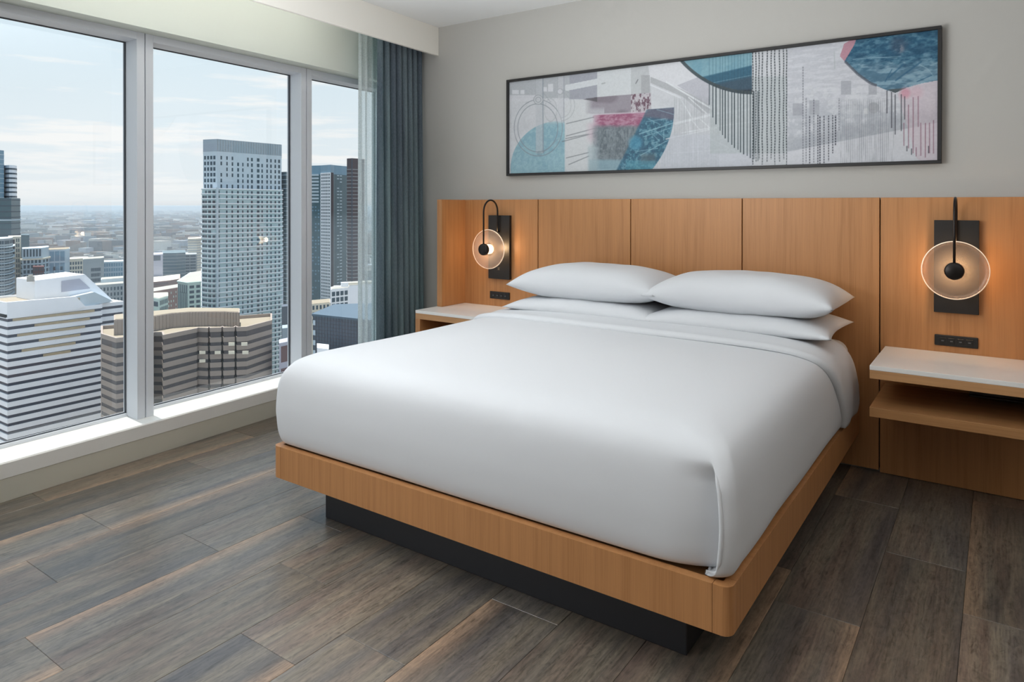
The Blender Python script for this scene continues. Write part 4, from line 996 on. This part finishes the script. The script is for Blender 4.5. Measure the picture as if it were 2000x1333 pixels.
bands(e, poly, c, hz(330, 640), 3.3, .5, 70, K['grey'], .2, 'floor_band')
part(MB().prism([far(686.5, 635.2), far(688.5, 635.2), away(far(688.5, 635.2), 2), away(far(686.5, 635.2), 2)][::1], GZ, hz(309, 640)), 'pier', K['dgrey'], e)
e, f, poly, c = tower([(646, 430), (681, 440), (682, 452), (730, 462)], 14, hz(563, 436), 'terrace_building', 'white terrace building with gridded windows above the blue warehouse', K['white'], roof=K['roofw'])
wins(e, [(f[0], f[1], ncols(4, .72))], hz(568, 436), 3.7, 2.7, 5, K['win'])
e, f, poly, c = tower([(668, 452), (735, 464)], 10, hz(553, 456), 'terrace_penthouse', 'pale penthouse storeys behind the white terrace building', K['cream'], roof=K['roofw'])
wins(e, [(f[0], f[1], ncols(6, .5))], hz(561, 456), 3.5, 2.0, 4, K['win'])
for k_, (u, v) in enumerate(((658.5, 558), (673, 551))):
    q = far(u, 445); mb = MB(); ring_ = [(q[0]+2.4*math.cos(a*math.pi/6), q[1]+2.4*math.sin(a*math.pi/6)) for a in range(12)]
    o = mb.prism(ring_, hz(563, 436), hz(v, 445)).build('roof_tank', K['white'], None)
    setp(o, ('round white roof tank at the terrace corner, nearer the mullion' if k_ == 0 else 'round white roof tank on the terrace roof, nearer the curtain'), 'tank')
e, f, poly, c = tower([(600, 372), (645, 380)], 16, hz(593, 376), 'low_shops', 'low cream building with a planted roof left of the terrace building', K['cream'], roof=K['tan'])
wins(e, [(f[0], f[1], ncols(6, .5))], hz(596, 376), 3.6, 2.2, 3, K['win'])
wr = [far(611, 252), far(790, 232)]
wb_ = [far(790, 282), far(654, 276)]
e = empty('warehouse', (*wr[0], GZ), 'large dark brick warehouse with a blue metal roof behind the bed', 'building')
part(MB().prism(ccw(wr+wb_), GZ, -38.4), 'facade', K['dgrey'], e)
part(MB().prism(outset(ccw(wr+wb_), (0, 0), .5), -38.4, -37.7), 'roof', K['blueroof'], e)
gr_ = MB()
a = Vector(wr[0]); b_ = Vector(wr[1]); d_ = (b_-a); n_ = Vector((EYE.x-a.x, EYE.y-a.y)).normalized()
for i in range(30):
    q = a+d_*(i/30); q2 = q+d_.normalized()*.12; gr_.prism(ccw([tuple(q), tuple(q2), tuple(q2+n_*.15), tuple(q+n_*.15)]), -75, -38.5)
for i in range(14):
    z = -39.5-1.25*i; gr_.prism(ccw([tuple(a), tuple(b_), tuple(b_+n_*.12), tuple(a+n_*.12)]), z-.1, z)
o = gr_.build('brick_courses', K['dbrown'], e); o['kind'] = 'stuff'
wins(e, [(wr[0], wr[1], [(.004, .03)])], -40, 3.6, 1.8, 9, K['steel'], name='end_window')
e, f, poly, c = tower([(619, 236), (642, 234)], 8, hz(680.5, 235), 'low_white_roof', 'low white roof just above the bed edge in the third window', K['white'])

# ground, distant low-rise city and trees
gm = bpy.data.materials.new('city_ground'); gm.use_nodes = True; t = NT(gm.node_tree)
tc = t.n('ShaderNodeTexCoord'); n1 = t.n('ShaderNodeTexNoise', inp={'Vector': tc.outputs['Object'], 'Scale': .012, 'Detail': 8, 'Roughness': .75})
col = t.ramp(n1.outputs[0], [(.35, lin(112, 108, 100)), (.5, lin(140, 132, 122)), (.62, lin(158, 152, 146)), (.7, lin(120, 124, 104))])
p = t.n('ShaderNodeBsdfPrincipled', inp={'Base Color': col, 'Roughness': .95}); t.n('ShaderNodeOutputMaterial', inp={0: p.outputs[0]})
gpoly = [tuple(far(u, d)) for u, d in ((-2600, 60), (2100, 60), (2100, 80000), (-2600, 80000))]
S(mesh('ground', [(x, y, GZ) for x, y in ccw(gpoly)], [(0, 1, 2, 3)], gm))
def lowrise(name, count, dr, label, hr, sz, pal, trees=False, flat=False):
    V = []; F = []; CC = []
    for i in range(count):
        d = dr[0]*(dr[1]/dr[0])**rs.rand()**.9; u = rs.uniform(-160, 800)
        x, y = far(u, d); s1 = sz[0]*(1+rs.rand()*sz[1]); s2 = sz[0]*(1+rs.rand()*sz[1]); k_ = min(2.2, max(1, d/1800)); s1 *= k_; s2 *= k_
        h = hr[0]+rs.rand()**3*(hr[1]-hr[0]); a = .35+(0 if rs.rand() < .8 else .6); ca, sa = math.cos(a), math.sin(a)
        if d < 1150: h = min(h, hr[0]+(hr[1]-hr[0])*.4)
        k = len(V); c3 = pal[rs.randint(len(pal))]; jit = rs.uniform(.8, 1.15)
        rc = tuple(min(1, q*jit) for q in lin(*c3)); rv = rs.uniform(.22, .6); roofc = rc if trees else tuple(min(1, q*rv) for q in rc)
        if trees:
            pts = [(0, 0, h)]+[(math.cos(q*1.2566)*s1, math.sin(q*1.2566)*s2, h*.45) for q in range(5)]+[(math.cos(q*1.2566)*s1*.6, math.sin(q*1.2566)*s2*.6, 0) for q in range(5)]
            for (px, py, pz) in pts: V.append((x+px, y+py, GZ+pz))
            for q in range(5):
                F.append((k, k+1+q, k+1+(q+1) % 5)); F.append((k+1+q, k+6+q, k+6+(q+1) % 5, k+1+(q+1) % 5)); CC += [rc, rc]
            continue
        for zz in (0, h):
            for (px, py) in ((-s1, -s2), (s1, -s2), (s1, s2), (-s1, s2)): V.append((x+px*ca-py*sa, y+px*sa+py*ca, GZ+zz))
        for q, f_ in enumerate(BF[1:]): F.append(tuple(k+i_ for i_ in f_)); CC.append(roofc if q == 0 else rc)
    o = mesh(name, V, F, vcol_mat(name+'_paint'))
    at = o.data.color_attributes.new('tone', 'FLOAT_COLOR', 'CORNER')
    arr = np.concatenate([np.tile(np.array((*c_, 1.0)), (len(f_), 1)) for c_, f_ in zip(CC, F)]).astype(np.float32)
    at.data.foreach_set('color', arr.ravel()); setp(o, label, 'buildings' if not trees else 'trees', None, 'stuff')
PALS = [(190, 188, 184), (214, 212, 206), (158, 140, 130), (150, 136, 126), (120, 118, 120), (176, 182, 190), (226, 224, 220), (132, 130, 126), (146, 124, 114), (140, 146, 150)]
lowrise('low_rise_city', 5200, (640, 2200), 'low brick and pale rooftops filling the middle distance', (7, 30), (5.5, 1.9), PALS)
lowrise('distant_city', 13000, (1800, 14000), 'hazy distant rooftops reaching the horizon', (6, 45), (6.5, 2.2), PALS)
lowrise('street_trees', 8000, (700, 11000), 'bare and green tree crowns between the rooftops', (7, 15), (5, 1.6), [(112, 108, 84), (122, 114, 96), (98, 104, 82), (134, 122, 104)], trees=True)
# air: a thin scattering haze over the city
hzm = bpy.data.materials.new('city_haze'); hzm.use_nodes = True; t = NT(hzm.node_tree)
HZC = (.56, .66, .75, 1); HZD = 1/6500
vs_ = t.n('ShaderNodeVolumeScatter', inp={'Color': HZC, 'Density': HZD, 'Anisotropy': .25}); va_ = t.n('ShaderNodeVolumeAbsorption', inp={'Color': HZC, 'Density': HZD})
ad_ = t.n('ShaderNodeAddShader', inp={0: vs_.outputs[0], 1: va_.outputs[0]}); t.n('ShaderNodeOutputMaterial', inp={1: ad_.outputs[0]})
hp = ccw([tuple(far(u, d)) for u, d in ((-2500, 90), (2000, 90), (2000, 79500), (-2500, 79500))])
hb_ = MB().prism(hp, GZ-1, -6).build('haze', hzm)
setp(hb_, 'thin pale haze lying over the whole city', 'haze', None, 'stuff')
